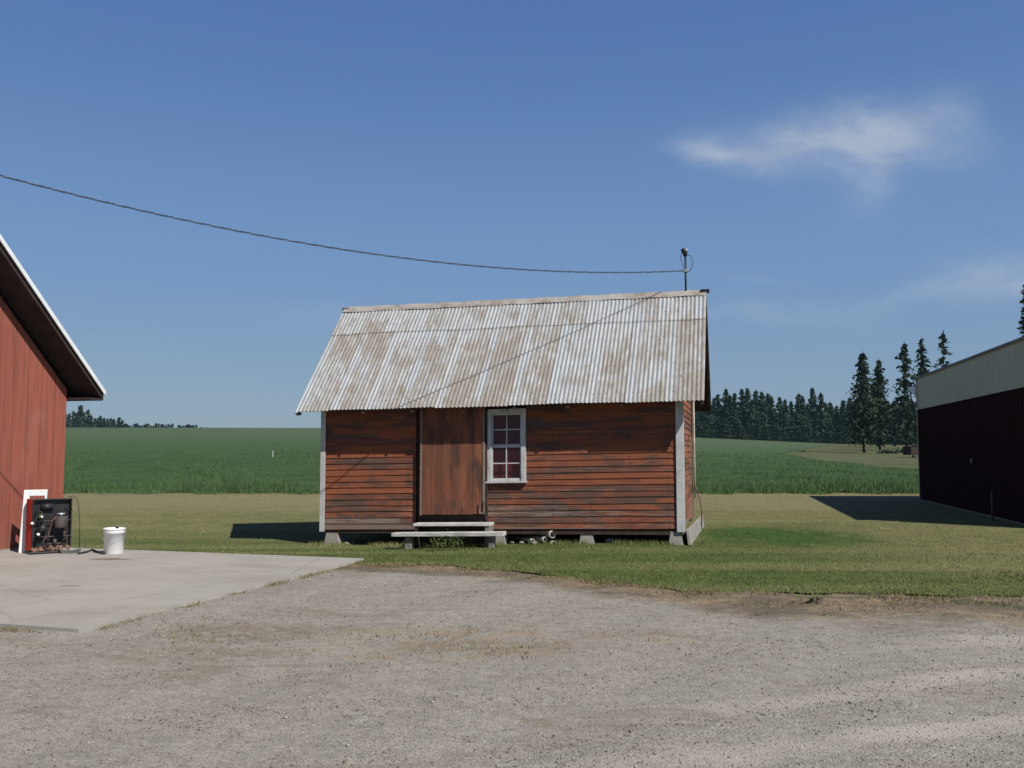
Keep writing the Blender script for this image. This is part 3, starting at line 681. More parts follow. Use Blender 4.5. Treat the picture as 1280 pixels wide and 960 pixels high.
# window
win = empty('window', None, None); win.parent = shed
fw = .075
def P1(mb, *a): mb.box(*a); return mb
wz_t = min(wzt, ZW)
mb = MB(); mb.box(wx0, wx0 + fw, -.06, .02, wzb + .02, wz_t); mb.box(wx1 - fw, wx1, -.06, .02, wzb + .02, wz_t); mb.box(wx0 + fw, wx1 - fw, -.055, .02, wz_t - .07, wz_t)
sx(mb).build('frame', MT['white'], win, bevel=.002)
mb = MB(); mb.box(wx0 - .015, wx1 + .015, -.085, .02, wzb - .012, wzb + .018); sx(mb).build('sill', MT['white'], win, bevel=.002)
ix0, ix1 = wx0 + fw, wx1 - fw; iz0, iz1 = wzb + .021, wz_t - .071; mid = (iz0 + iz1) / 2 + .02
for (a, b, yy_) in ((iz0, mid, -.028), (mid - .005, iz1, -.006)):
    mb = MB(); t = .03; y0_, y1_ = yy_ - .012, yy_ + .008
    mb.box(ix0, ix0 + t * .8, y0_, y1_, a, b); mb.box(ix1 - t * .8, ix1, y0_, y1_, a, b); mb.box(ix0 + t * .8, ix1 - t * .8, y0_, y1_, a, a + (.045 if a == iz0 else .03)); mb.box(ix0 + t * .8, ix1 - t * .8, y0_, y1_, b - t, b)
    cx = (ix0 + ix1) / 2; mb.box(cx - .009, cx + .009, y0_ + .002, y1_, a + t, b - t); cz = (a + b) / 2; mb.box(ix0 + t * .8, ix1 - t * .8, y0_ + .003, y1_ - .002, cz - .009, cz + .009)
    sx(mb).build('sash', MT['white'], win)
    mb = MB(); mb.box(ix0, ix1, yy_ - .002, yy_ + .001, a + .01, b - .01); sx(mb).build('pane', MT['glass'], win)
mb = MB(); mb.box(ix0 - .1, ix1 + .1, .055, .06, iz0 - .1, iz1 + .1); sx(mb).build('curtain', MT['curtain'], win)
# piers
for (px0, px1, yb, y0_, dpt) in ((403, 426, 680, .10, .12), (722, 744, 681, .12, .13), (834, 856, 681, .09, .12), (616, 633, 680, .12, .12)):
    xc = (loc(px0, 680)[0] + loc(px1, 680)[0]) / 2; hw = (loc(px1, 680)[0] - loc(px0, 680)[0]) / 2
    wx = ORG[0] + xc * math.cos(TH); wy = ORG[1] - xc * math.sin(TH)
    mb = MB(); mb.taper(xc, y0_, tz(wx, wy) - .12, ZB - .051 + xc * .023, hw, dpt, hw * .62, dpt * .8)
    mb.build('pier', MT['concrete'], shed, bevel=.008)
for xc in (.3, 2.4, W - .3):
    wx = ORG[0] + xc * math.cos(TH) + DEP * math.sin(TH); wy = ORG[1] - xc * math.sin(TH) + DEP * math.cos(TH)
    mb = MB(); mb.taper(xc, DEP - .12, tz(wx, wy) - .12, ZB - .051 + xc * .023, .15, .14, .1, .1); mb.build('pier', MT['concrete'], shed, bevel=.008)
# service mast on the ridge
mx = None
for i in range(2000):
    x = i * .004; wx = ORG[0] + x * math.cos(TH) + DEP / 2 * math.sin(TH); wy = ORG[1] - x * math.sin(TH) + DEP / 2 * math.cos(TH)
    d = wy * math.cos(PITCH) + 3.0 * math.sin(PITCH)
    if 640 + F * wx / d >= 857: mx = x; break
mwx, mwy = wx, wy
ztop_m = at(856, 316, mwy)[2]; zins = at(856, 339, mwy)[2]
mast = MB().tube([(mx, DEP / 2, ZR - .2), (mx, DEP / 2, ztop_m)], .018, 10).build('service_mast', MT['metal_dark'], shed, True)
mb = MB().tube([(mx, DEP / 2, ztop_m - .06), (mx - .005, DEP / 2, ztop_m + .0), (mx - .03, DEP / 2 - .02, ztop_m + .045), (mx - .055, DEP / 2 - .03, ztop_m + .03)], [.03, .045, .05, .035], 12).build('weatherhead', MT['metal_dark'], mast, True)
MB().tube([(mx + .0, DEP / 2, ztop_m + .04), (mx + .035, DEP / 2, ztop_m + .05)], [.03, .02], 10).build('conduit_cap', MT['galv'], mast, True)
MB().box(mx - .04, mx + .05, DEP / 2 - .03, DEP / 2 + .03, zins - .02, zins + .03).build('insulator_clamp', MT['galv'], mast, bevel=.008)
pts = [(mx + .03, DEP / 2, ztop_m - .03), (mx + .09, DEP / 2, ztop_m - .06), (mx + .13, DEP / 2, ztop_m - .15), (mx + .125, DEP / 2, ztop_m - .22), (mx + .08, DEP / 2, zins + .01), (mx + .03, DEP / 2, zins - .02)]
MB().tube(pts, .006, 6).build('drip_loop', MT['cable'], mast, True)
MB().tube([(mx - .055, DEP / 2 - .03, ztop_m + .02), (mx - .08, DEP / 2 - .03, ztop_m - .1), (mx - .06, DEP / 2, ztop_m - .16), (mx - .03, DEP / 2, zins + .02)], .005, 6).build('drip_loop', MT['cable'], mast, True)
# conduit down the gable end
MB().tube([shear((W + .075, DEP - .10, .45)), shear((W + .07, DEP - .12, 1.2)), shear((W + .07, DEP - .14, 2.5))], .014, 8).build('conduit', MT['pipe'], shed, True)

# ------------------------------------------------------------------ power cable
zc0 = zins + .0
L_px = [(0, 219.5), (100, 245), (200, 268), (300, 289.5), (400, 308), (500, 322), (600, 333), (700, 338.5), (780, 340.5), (850, 339)]
D0, D1 = 10.0, mwy
pts = []
for (px, py) in L_px:
    # horizontal run: straight line in plan from the barn peak bracket to the mast
    ax, ay = at(-60, 204, D0)[:2]; bx_, by_ = mwx, mwy; dr = ray(px, py)
    # intersect the plan ray with the plan line
    t = (bx_ * dr[1] - by_ * dr[0]) / ((bx_ - ax) * dr[1] - (by_ - ay) * dr[0]); X = bx_ + (ax - bx_) * t; Yv = by_ + (ay - by_) * t
    k = Yv / dr[1]; pts.append((t, EYE + dr[2] * k))
A = np.array([(t ** 2, t, 1) for t, z in pts]); cf_ = np.linalg.lstsq(A, np.array([z for t, z in pts]), rcond=None)[0]
ax, ay = at(-60, 204, D0)[:2]
def cab(t):
    return np.array((mwx + (ax - mwx) * t, mwy + (ay - mwy) * t, cf_[0] * t * t + cf_[1] * t + cf_[2]))
cable = empty('power_cable', 'twisted dark overhead cable sagging from the red barn to the shed roof mast', 'cable', tuple(cab(0)))
o_ = cab(0)
# the cable runs on to the gable wall of the red barn
_c = gnd(76, 681); _n = np.array((math.sin(R(76)), -math.cos(R(76)))); _e = lambda t: (cab(t)[:2] - np.array(_c[:2])) @ _n
TEND = 1.0
while _e(TEND) > .0 and TEND < 2: TEND += .002
for j, (rad, m_) in enumerate(((.0043, 'cable'), (.0043, 'cable'), (.0032, 'cable_bare'))):
    pp = []
    for i in range(900):
        t = TEND * i / 899; c = cab(t) - o_; ph = t * 2 * math.pi * 46 + j * 2.094 + .8 * math.sin(t * 23); rr = .0085
        pp.append((c[0], c[1] + rr * math.cos(ph), c[2] + rr * math.sin(ph)))
    MB().tube(pp, rad, 5).build('wire', MT[m_], cable, True)
cable_end = cab(TEND)

# ------------------------------------------------------------------ things at the shed
st = empty('plank_step', 'low step of two pale weathered planks below the shed door', 'step', ORG, -TH)
def stepbox(px0, px1, py0, py1, off, dep_, name, mat, skew=0):
    a, zt_ = loc(px0, py0, off); b, zb_ = loc(px1, py1, off)
    mb = MB(); mb.hexa([(a, off, zb_ - 0), (b, off, zb_ + skew), (b, off + dep_, zb_ + skew), (a, off + dep_, zb_), (a, off, zt_), (b, off, zt_ + skew), (b, off + dep_, zt_ + skew), (a, off + dep_, zt_)])
    return sx(mb).build(name, mat, st, bevel=.004), a, b, zb_
_, a1, b1, z1_ = stepbox(516, 612, 654.5, 657.5, -.42, .28, 'tread', MT['whitewood'])
_, a2, b2, z2_ = stepbox(489, 629, 666.5, 669.5, -.62, .20, 'tread', MT['whitewood'], .012)
for (a, b, o0, o1, z0, z1) in ((a1 + .02, a1 + .07, -.40, -.16, -.15, z1_ - .002), (b1 - .09, b1 - .0, -.40, -.16, -.1, z1_ - .002), (a2 + .2, a2 + .32, -.56, -.46, -.18, z2_ - .002), (b2 - .26, b2 - .16, -.56, -.46, -.12, z2_ + .008)):
    mb = MB(); mb.box(a, b, o0, o1, z0, z1 + 0); sx(mb).build('support_block', MT['rock' if b - a > .08 else 'darkwood'], st, bevel=.01)
mb = MB(); mb.box(a1 + .07, b1 - .09, -.18, -.16, -.05, z1_ - .01); sx(mb).build('riser_board', MT['darkwood'], st)
# rubble beside the step
def stone(px, py, r, off, lab, grp=None):
    x, z = loc(px, py, off); o = empty  # local to world
    wx = ORG[0] + x * math.cos(TH) + off * math.sin(TH); wy = ORG[1] - x * math.sin(TH) + off * math.cos(TH)
    mb = MB(); n = 8; pr = [(0, -r * .5), (r * .7, -r * .4), (r, 0), (r * .85, r * .4), (r * .4, r * .65), (0, r * .7)]; mb.lathe(pr, n=9)
    mb.xf(lambda p: (p[0] * random.uniform(.9, 1.25), p[1] * random.uniform(.8, 1.1), p[2] * random.uniform(.85, 1.1)))
    b = mb.build('stone', MT['rock']); b.location = (wx, wy, tz(wx, wy) + r * .3); b.rotation_euler = (0, 0, random.uniform(0, 6)); tag(b, lab, 'stone', grp)
stone(640, 678, .05, .1, 'small pale stone under the shed, just right of the plank step')
stone(652, 679, .045, .05, 'pale stone lying left of the clay pipes under the shed')
stone(762, 680, .07, .15, 'flat grey stone in the dark gap right of the middle pier')
stone(668, 680, .05, -.05, 'white stone in front of the smallest clay pipe')
stone(433, 680, .05, .05, 'flat stone beside the left corner pier of the shed')
# clay pipes under the floor
pipes = [(691, 668, .065, 1.6, 'largest pale clay pipe, on top of the pile under the shed'), (681.5, 674.5, .045, 1.3, 'clay pipe below left of the largest one in the pile under the shed'),
         (692, 680, .05, 1.2, 'half buried clay pipe directly below the largest one under the shed'), (666, 676, .035, 1.0, 'thin clay pipe at the left end of the pile under the shed')]
for (px, py, r, L, lab) in pipes:
    off = .0; x, z = loc(px, py, off); z += x * .0232 * 1
    prof = [(r * .72, 0), (r, 0), (r, .05), (r * .9, .06), (r * .9, L), (r * .72, L), (r * .72, 0)]
    mb = MB().lathe(prof, n=20); b = mb.build('clay_pipe', MT['pipe'], None, True)
    wx = ORG[0] + x * math.cos(TH) + off * math.sin(TH); wy = ORG[1] - x * math.sin(TH) + off * math.cos(TH)
    b.location = (wx, wy, z); b.rotation_euler = (R(-90), 0, R(28) + random.uniform(-.06, .06)); tag(b, lab, 'pipe')
# leaning concrete board at the gable end
p0 = gnd(857, 682); p1 = gnd(875, 665)
mb = MB()
A0 = np.array(gnd(857.5, 681.5)); B0 = np.array((A0[0] + 3.7 * math.sin(TH) + .06, A0[1] + 3.7 * math.cos(TH), 0))
dn = np.array((math.cos(TH), -math.sin(TH), 0)); up = np.array((0, 0, 1))
mb.hexa([tuple(A0 + dn * .03), tuple(A0 + dn * .08), tuple(B0 + dn * .09), tuple(B0 + dn * .04), tuple(A0 + dn * .0 + up * .23), tuple(A0 + dn * .05 + up * .23), tuple(B0 + dn * .06 + up * .2), tuple(B0 + dn * .01 + up * .2)])
tag(mb.build('concrete_panel', MT['concrete'], bevel=.006), 'long grey slab leaning against the base of the shed gable end', 'slab')
# bent rod by the rear corner
yb = 16.9
pts = [at(869, 607, yb), at(872, 615, yb), at(875.5, 626, yb), at(877, 636, yb), at(877, 655, yb)]
pts[-1] = (pts[-1][0], pts[-1][1], -.05)
tag(MB().tube(pts, .013, 8).build('bent_pipe', MT['trim_brown'], None, True), 'thin bent brown pipe standing at the rear corner of the shed', 'pipe')
# weeds
def weed(px, py, h, n, lab, sp=.12):
    x, y, z = gnd(px, py); r = np.random.default_rng(int(px)); V = []; T = []
    for i in range(n):
        a = r.uniform(0, 6.28); l = r.uniform(.4, 1) * h; ox, oy = r.normal(0, sp / 2, 2); tip = (ox + math.cos(a) * l * .5, oy + math.sin(a) * l * .5, l)
        for j in range(5):
            f = (j + 1) / 5; c = (ox + (tip[0] - ox) * f, oy + (tip[1] - oy) * f, l * f); b = r.uniform(0, 6.28); w = .012
            k = len(V); V += [(c[0] - w * math.sin(b), c[1] + w * math.cos(b), c[2]), (c[0] + w * math.sin(b), c[1] - w * math.cos(b), c[2]), (c[0] + math.cos(b) * .05, c[1] + math.sin(b) * .05, c[2] + .015)]; T.append((k, k + 1, k + 2))
        k = len(V); V += [(ox - .003, oy, 0), (ox + .003, oy, 0), tip]; T.append((k, k + 1, k + 2))
    o = npmesh('weed', V, T, MT['weed']); o.location = (x, y, z); tag(o, lab, 'weed')
weed(563, 684, .26, 30, 'leafy weed growing in front of the middle of the plank step', .16)
weed(545, 685, .14, 16, 'low weed left of the leafy one before the plank step')
weed(1012, 752, .06, 16, 'tiny green weed in the bare soil before the lawn', .1)

# ------------------------------------------------------------------ LEFT BARN
YAW = R(76); aV = np.array((math.cos(YAW), math.sin(YAW))); nV = np.array((math.sin(YAW), -math.cos(YAW)))
cz = gnd(76, 681)
BO = (cz[0], cz[1], 0)
barn = empty('red_barn', 'tall faded red barn with steep roof and white edged gable at left', 'barn', BO, YAW)
# local: x along the gable wall (negative = left), y into the barn; wall plane y=0
ci, si = math.cos(YAW), math.sin(YAW)
def bl(px, py, off=0.0):   # photo point on barn-local plane y=off -> (x, z)
    d = ray(px, py); wy = (-si, ci); k = (off + BO[0] * wy[0] + BO[1] * wy[1]) / (d[0] * wy[0] + d[1] * wy[1])
    X = d[0] * k - BO[0]; Yq = d[1] * k - BO[1]; return (X * ci + Yq * si, EYE + d[2] * k)
OVF = .44
tx, tz_ = bl(131, 491, -OVF); ux, uz = bl(0, 297, -OVF); SL = (uz - tz_) / (tx - ux); BW = 8.6; BD = 8.0
rx = -BW / 2; RZ = tz_ + (tx - rx) * SL
def rk(x): return tz_ + (tx - x) * SL if x > rx else tz_ + (x - (2 * rx - tx)) * SL
mb = MB(); gw = .27; x = 0.0; th = .16
wcut = lambda x: rk(x) - th * 1.6
i = 0
while x > -BW + .01:
    x2 = max(x - gw, -BW)
    for (a, b, y_) in ((x, x2 + .012, -.012), (x2 + .012, x2, .0)):
        mb.hexa([(b, y_, .05), (a, y_, .05), (a, .1, .05), (b, .1, .05), (b, y_, wcut(b)), (a, y_, wcut(a)), (a, .1, wcut(a)), (b, .1, wcut(b))])
    x = x2
mb.build('wall', MT['barn_red'], barn)
mb = MB(); mb.box(-.1, .0, .101, BD, .05, wcut(0) - .02); mb.build('wall', MT['barn_red'], barn)
mb = MB(); mb.box(-BW, -BW + .1, .101, BD, .05, wcut(-BW) - .02); mb.build('wall', MT['barn_red'], barn)
mb = MB(); y_ = BD; mb.add([(-BW, y_, 0), (0, y_, 0), (0, y_, wcut(0)), (rx, y_, wcut(rx)), (-BW, y_, wcut(-BW))], [(0, 1, 2, 3, 4)]); mb.build('wall', MT['barn_red'], barn)
mb = MB(); mb.box(-BW - .01, .02, -.03, BD, -.1, .049); mb.build('foundation', MT['concrete'], barn)
x2t = 2 * rx - tx
for (xa, xb, nm) in ((tx, rx, 'r'), (x2t, rx, 'l')):
    za, zb = tz_, RZ
    mb = MB(); mb.hexa([(xa, -OVF, za - .012), (xa, BD + .4, za - .012), (xb, BD + .4, zb - .012), (xb, -OVF, zb - .012), (xa, -OVF, za + .02), (xa, BD + .4, za + .02), (xb, BD + .4, zb + .02), (xb, -OVF, zb + .02)])
    mb.build('roof', MT['galv'], barn)
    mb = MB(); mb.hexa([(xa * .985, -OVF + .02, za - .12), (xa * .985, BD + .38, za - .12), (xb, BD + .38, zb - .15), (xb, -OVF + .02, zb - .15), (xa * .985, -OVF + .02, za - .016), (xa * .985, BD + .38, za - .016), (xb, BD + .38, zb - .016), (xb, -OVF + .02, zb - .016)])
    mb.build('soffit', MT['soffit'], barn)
    sgn = 1 if nm == 'r' else -1
    mb = MB(); mb.hexa([(xa, -OVF - .02, za - .05), (xa, -OVF - .003, za - .05), (xb, -OVF - .003, zb - .05), (xb, -OVF - .02, zb - .05), (xa, -OVF - .02, za + .03), (xa, -OVF - .003, za + .03), (xb, -OVF - .003, zb + .03), (xb, -OVF - .02, zb + .03)])
    mb.build('rake_trim', MT['panel_white'], barn)
# closed boxed eave between wall and roof edge
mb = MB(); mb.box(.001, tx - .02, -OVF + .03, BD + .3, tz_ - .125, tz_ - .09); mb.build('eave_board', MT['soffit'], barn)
# bracket for the cable on the rake
ce = cable_end; MB().tube([(.06, 0, 0), (.02, .0, .01), (-.03, .0, .01)], .03, 8).build('cable_bracket', MT['metal_dark']).location = tuple(ce)
br = bpy.data.objects['cable_bracket']; tag(br, 'small dark steel bracket holding the cable end on the barn gable wall', 'bracket')

# ------------------------------------------------------------------ machine, panel, pan, bucket
# machine
MY = math.atan2(.8, .6)   # front normal (.8,-.6)
mo = gnd(62, 692); mfr = empty('shop_machine', 'black open machine with red side, motor and copper hoses beside the barn', 'machine', (mo[0], mo[1], .022), R(36))
mw, mh, md = .262, .745, .22   # half width, height, depth
mb = MB(); mb.box(-mw, mw, .02, .05, .06, mh); mb.box(-mw, -mw + .02, -.16, .02, .06, mh); mb.box(mw - .02, mw, -.05, .02, .06, mh); mb.box(-mw + .02, mw - .02, -.04, .02, mh - .02, mh)
mb.build('back_panel', MT['black_panel'], mfr, bevel=.003)
k = 8; vs = []
for i in range(k + 1):
    t = i / k; vs += [(-mw - .003 - .05 * math.sin(t * math.pi), -.16 + .26 * t, .05), (-mw - .003 - .05 * math.sin(t * math.pi), -.16 + .26 * t, mh)]
mb = MB(); mb.add(vs, [(2 * i, 2 * i + 2, 2 * i + 3, 2 * i + 1) for i in range(k)]); mb.build('side_panel', MT['red_paint'], mfr, True)
fr_ = empty('white_frame', 'white rectangular frame standing behind the black machine at the red barn', 'frame', (mo[0], mo[1], .022), R(36))
def fq(px, py, yq):
    d = ray(px, py); c_, s_ = math.cos(R(36)), math.sin(R(36)); k = (yq - mo[0] * s_ * -1 * -1 + 0) if False else None
    wy = (-s_, c_); k = (yq + mo[0] * wy[0] + mo[1] * wy[1]) / (d[0] * wy[0] + d[1] * wy[1]); return (d[0] * k - mo[0]) * c_ + (d[1] * k - mo[1]) * s_, EYE + d[2] * k - .022
fa, fzb = fq(27.0, 690, .12); fb = fq(59.5, 612, .12)[0]; fz1 = fq(40, 612.3, .12)[1]
for (a, b, z0, z1) in ((fa, fa + .078, .0, fz1), (fb - .03, fb, .0, fz1 - .085), (fa + .078, fb, fz1 - .085, fz1), (fa + .078, fb - .03, .0, .05)):
    mb = MB(); lx_ = lambda z: -.04 * (1 - z / fz1)
    mb.hexa([(a + lx_(z0), .105, z0), (b + lx_(z0), .105, z0), (b + lx_(z0), .13, z0), (a + lx_(z0), .13, z0), (a + lx_(z1), .105, z1), (b + lx_(z1), .105, z1), (b + lx_(z1), .13, z1), (a + lx_(z1), .13, z1)])
    mb.build('frame_bar', MT['panel_white'], fr_, bevel=.004)
mb = MB(); mb.box(-mw - .03, mw + .06, -.24, .08, 0, .03); mb.build('base_tray', MT['black_panel'], mfr, bevel=.005)
for z_ in (.22, .44): MB().tube([(-mw + .02, -.05, z_), (mw, -.06, z_)], .008, 6).build('cross_bar', MT['motor'], mfr, True)
mt = MB(); mt.tube([(.11, -.11, .34), (.11, -.11, .50)], .092, 16).build('motor', MT['motor'], mfr, True, .008)
MB().tube([(.11, -.10, .49), (.11, -.10, .545)], [.05, .055], 14).build('motor_cap', MT['galv'], mfr, True)
MB().tube([(.10, -.10, .52), (.10, -.10, .53)], .07, 14).build('fan_guard', MT['metal_dark'], mfr, True)
MB().tube([(-.13, -.04, .50), (-.13, -.09, .50)], [.042, .03], 14).build('valve', MT['yellow'], mfr, True)
MB().tube([(-.13, -.09, .50), (-.13, -.11, .50)], [.018, .016], 10).build('gauge', MT['plastic_white'], mfr, True)
MB().tube([(-mw + .0, -.16, .42), (-mw, -.20, .42)], .02, 10).build('knob', MT['plastic_white'], mfr, True)
MB().tube([(-.17, -.05, .26), (-.17, -.13, .26)], .02, 10).build('knob', MT['plastic_white'], mfr, True)
MB().tube([(-.18, -.05, .62), (-.20, -.09, .55), (-.15, -.12, .58), (-.10, -.1, .50), (-.16, -.1, .42), (-.18, -.1, .30)], .009, 6).build('tube_loop', MT['metal_dark'], mfr, True)
def arc(cx, cz_, r, a0, a1, y_, n=14): return [(cx + r * math.cos(R(a0 + (a1 - a0) * i / n)), y_, cz_ + r * math.sin(R(a0 + (a1 - a0) * i / n))) for i in range(n + 1)]
MB().tube([(.06, -.14, .52)] + [(.0, -.15, .45), (-.03, -.15, .33), (-.06, -.15, .22)] + arc(.0, .15, .11, 150, 260, -.15), .010, 6).build('hose', MT['copper'], mfr, True)
MB().tube(arc(.08, .15, .12, -70, 55, -.13) + [(.16, -.12, .32)], .010, 6).build('hose', MT['copper'], mfr, True)
mb = MB()
for i in range(14):
    cx_, cy_, s_ = random.uniform(-.24, .24), random.uniform(-.2, -.08), random.uniform(.02, .045)
    mb.tube([(cx_, cy_, .03), (cx_ + random.uniform(-.05, .05), cy_ + random.uniform(-.03, .03), .03 + s_ * 1.6)], [s_, s_ * .7], 7)
mb.build('rusty_fitting', MT['rusty'], mfr)
MB().tube([(.02, -.1, .14), (.06, -.1, .14)], .05, 12).build('pulley', MT['motor'], mfr, True)
MB().tube([(-.13, .0, .63), (.02, -.0, .63)], .05, 12).build('tank', MT['metal_dark'], mfr, True)
MB().tube([(-.11, -.02, .33), (-.11, -.09, .33)], .06, 14).build('flywheel', MT['metal_dark'], mfr, True)
MB().box(-.05, .12, -.1, -.07, .12, .135).build('bracket', MT['motor'], mfr)
# grey pan
pp = gnd(88, 693)
pan = MB().lathe([(0, .006), (.105, .006), (.115, .0), (.125, .0), (.135, .05), (.142, .052), (.142, .058), (.13, .058), (.12, .02), (0, .015)], n=28).build('metal_pan', MT['galv'], None, True)
pan.location = (pp[0], pp[1], .022); tag(pan, 'shallow grey metal pan on the slab at the foot of the machine', 'pan')
# thin hose hanging from the machine
D_ = pp[1] + .1
pts = [at(86, 621, D_), at(91, 620, D_), at(96, 624, D_), at(98.5, 634, D_), at(99.5, 655, D_), at(99.5, 684, D_)]
tag(MB().tube(pts, .006, 6).build('thin_hose', MT['motor'], None, True), 'thin grey hose arching down beside the black machine', 'hose')
pts = [gnd(98, 692, .035), gnd(108, 690, .035), gnd(115, 687, .035), gnd(122, 690, .035), gnd(130, 692, .035)]
tag(MB().tube(pts, .016, 8).build('black_hose', MT['cable'], None, True), 'short black hose lying between the pan and the bucket', 'hose')
# bucket
bp = gnd(142, 694); bs_ = .94; bu = empty('plastic_bucket', 'white lidless plastic bucket with two rim bands on the concrete slab', 'bucket', (bp[0], bp[1], .022))
bu.scale = (bs_, bs_, bs_)
MB().lathe([(0, .0), (.128, 0), (.131, .006), (.143, .30), (.15, .302), (.150, .315), (.144, .318), (.145, .345), (.155, .348), (.155, .372), (.147, .374), (.140, .36), (.127, .02), (0, .012)], n=36).build('body', MT['plastic_white'], bu, True)
MB().lathe([(.1445, .318), (.153, .318), (.153, .328), (.1445, .328)], n=36).build('rim_band', MT['plastic_white'], bu, True)
MB().tube([(.149 * math.cos(R(a)), .149 * math.sin(R(a)) - .012, .30 - .13 * math.sin(R(-a))) for a in range(-170, -5, 11)], .003, 6).build('wire_handle', MT['galv'], bu, True)
MB().tube([(.05, -.02, .34), (.06, -.08, .365), (.09, -.09, .36)], .013, 8).build('black_tool', MT['metal_dark']).location = (bp[0], bp[1], .022)
tag(bpy.data.objects['black_tool'], 'tip of a black tool resting on the bucket rim', 'tool')

# ------------------------------------------------------------------ RIGHT BARN
C0 = np.array(gnd(1151, 625)[:2]); C1 = np.array(gnd(1263, 651.8)[:2]); dv = (C1 - C0) / np.linalg.norm(C1 - C0); RL = 10.6
ryaw = math.atan2(dv[1], dv[0])
rb = empty('steel_barn', 'dark red steel barn with cream upper band at right', 'barn', (C0[0], C0[1], 0), ryaw)
# local x runs along the wall toward the viewer, local +y = interior side (right)
D_ = C0[1]
H1 = at(1148, 511.5, D_)[2]; H2 = at(1147, 474, D_)[2] + .06
print('barn', C0, dv, H1, H2)
def ribbed(mb, x0, x1, z0, z1, step=.23, d=.008, y=0.0):
    x = x0
    while x < x1 - .01:
        e = min(x + step, x1); 
        mb.box(x, min(x + .03, e), y - d, y + .02, z0, z1)
        if e > x + .03: mb.box(x + .03, e, y, y + .02, z0, z1)
        x = e
BWD = 9.0
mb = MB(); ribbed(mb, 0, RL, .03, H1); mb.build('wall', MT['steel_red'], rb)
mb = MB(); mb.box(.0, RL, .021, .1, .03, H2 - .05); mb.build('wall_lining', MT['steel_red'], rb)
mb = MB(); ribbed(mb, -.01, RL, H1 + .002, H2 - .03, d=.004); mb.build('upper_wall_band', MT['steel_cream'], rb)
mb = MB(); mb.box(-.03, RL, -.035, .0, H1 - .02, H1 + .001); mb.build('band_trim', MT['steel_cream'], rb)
mb = MB(); mb.box(-.05, .0, -.03, .04, 0, H2 - .02); mb.build('corner_trim', MT['steel_cream'], rb)
GR = H2 + BWD / 2 * .33
for xx in (0.0, RL):
    mb = MB(); mb.add([(xx, .1, .03), (xx, BWD, .03), (xx, BWD, H2), (xx, BWD / 2, GR), (xx, .1, H2)], [(0, 1, 2, 3, 4)]); mb.build('wall', MT['steel_red'], rb)
mb = MB(); mb.box(0, RL, BWD, BWD + .1, .03, H2); mb.build('wall', MT['steel_red'], rb)
mb = MB(); mb.box(-.03, RL, -.03, .1, -.1, .029); mb.build('foundation', MT['trim_brown'], rb)
for (ya, yb_) in ((-.05, BWD / 2), (BWD + .05, BWD / 2)):
    mb = MB(); z0 = H2 - .06; mb.hexa([(-.06, ya, z0), (RL + .2, ya, z0), (RL + .2, yb_, GR), (-.06, yb_, GR), (-.06, ya, z0 + .05), (RL + .2, ya, z0 + .05), (RL + .2, yb_, GR + .05), (-.06, yb_, GR + .05)])
    mb.build('roof', MT['roof_metal'], rb)
# white awning end and its brace at the far corner
pa = at(1135, 487, D_ + .5)
lm = MB()
mb = MB(); z_ = H2 - .28
mb.hexa([(-.30, -.22, z_ - .03), (-.06, -.05, z_ - .30), (-.06, .15, z_ - .30), (-.30, -.02, z_ - .03), (-.30, -.22, z_ + .0), (-.06, -.05, z_ + .02), (-.06, .15, z_ + .02), (-.30, -.02, z_ + .0)])
mb.build('awning_end', MT['panel_white'], rb)
mb = MB(); mb.tube([(-.30, -.15, z_ - .06), (-.05, -.12, z_ - .75)], .02, 6); mb.build('awning_brace', MT['metal_dark'], rb)
def rloc(px, py):
    d = ray(px, py); nrm = np.array((-dv[1], dv[0])); k = (C0 @ nrm) / (d[0] * nrm[0] + d[1] * nrm[1])
    P = np.array((d[0] * k, d[1] * k)) - C0; return P @ dv, EYE + d[2] * k
lx, lz = rloc(1216, 576)
MB().box(lx - .05, lx + .05, -.05, -.01, lz - .06, lz + .06).build('outlet_box', MT['trim_brown'], rb, bevel=.01)
# stake near the wall
gx, gz = rloc(1256, 620)
sp = C0 + dv * gx + np.array((dv[1], -dv[0])) * .25
MB().tube([(0, 0, -.05), (0, 0, .62)], .022, 8).build('metal_post', simple('dull_grey_post', (.12, .11, .11), (.07, .065, .065), 6, .7), None, True).location = (sp[0], sp[1], 0)
tag(bpy.data.objects['metal_post'], 'short dark post standing by the wall of the steel barn', 'post')

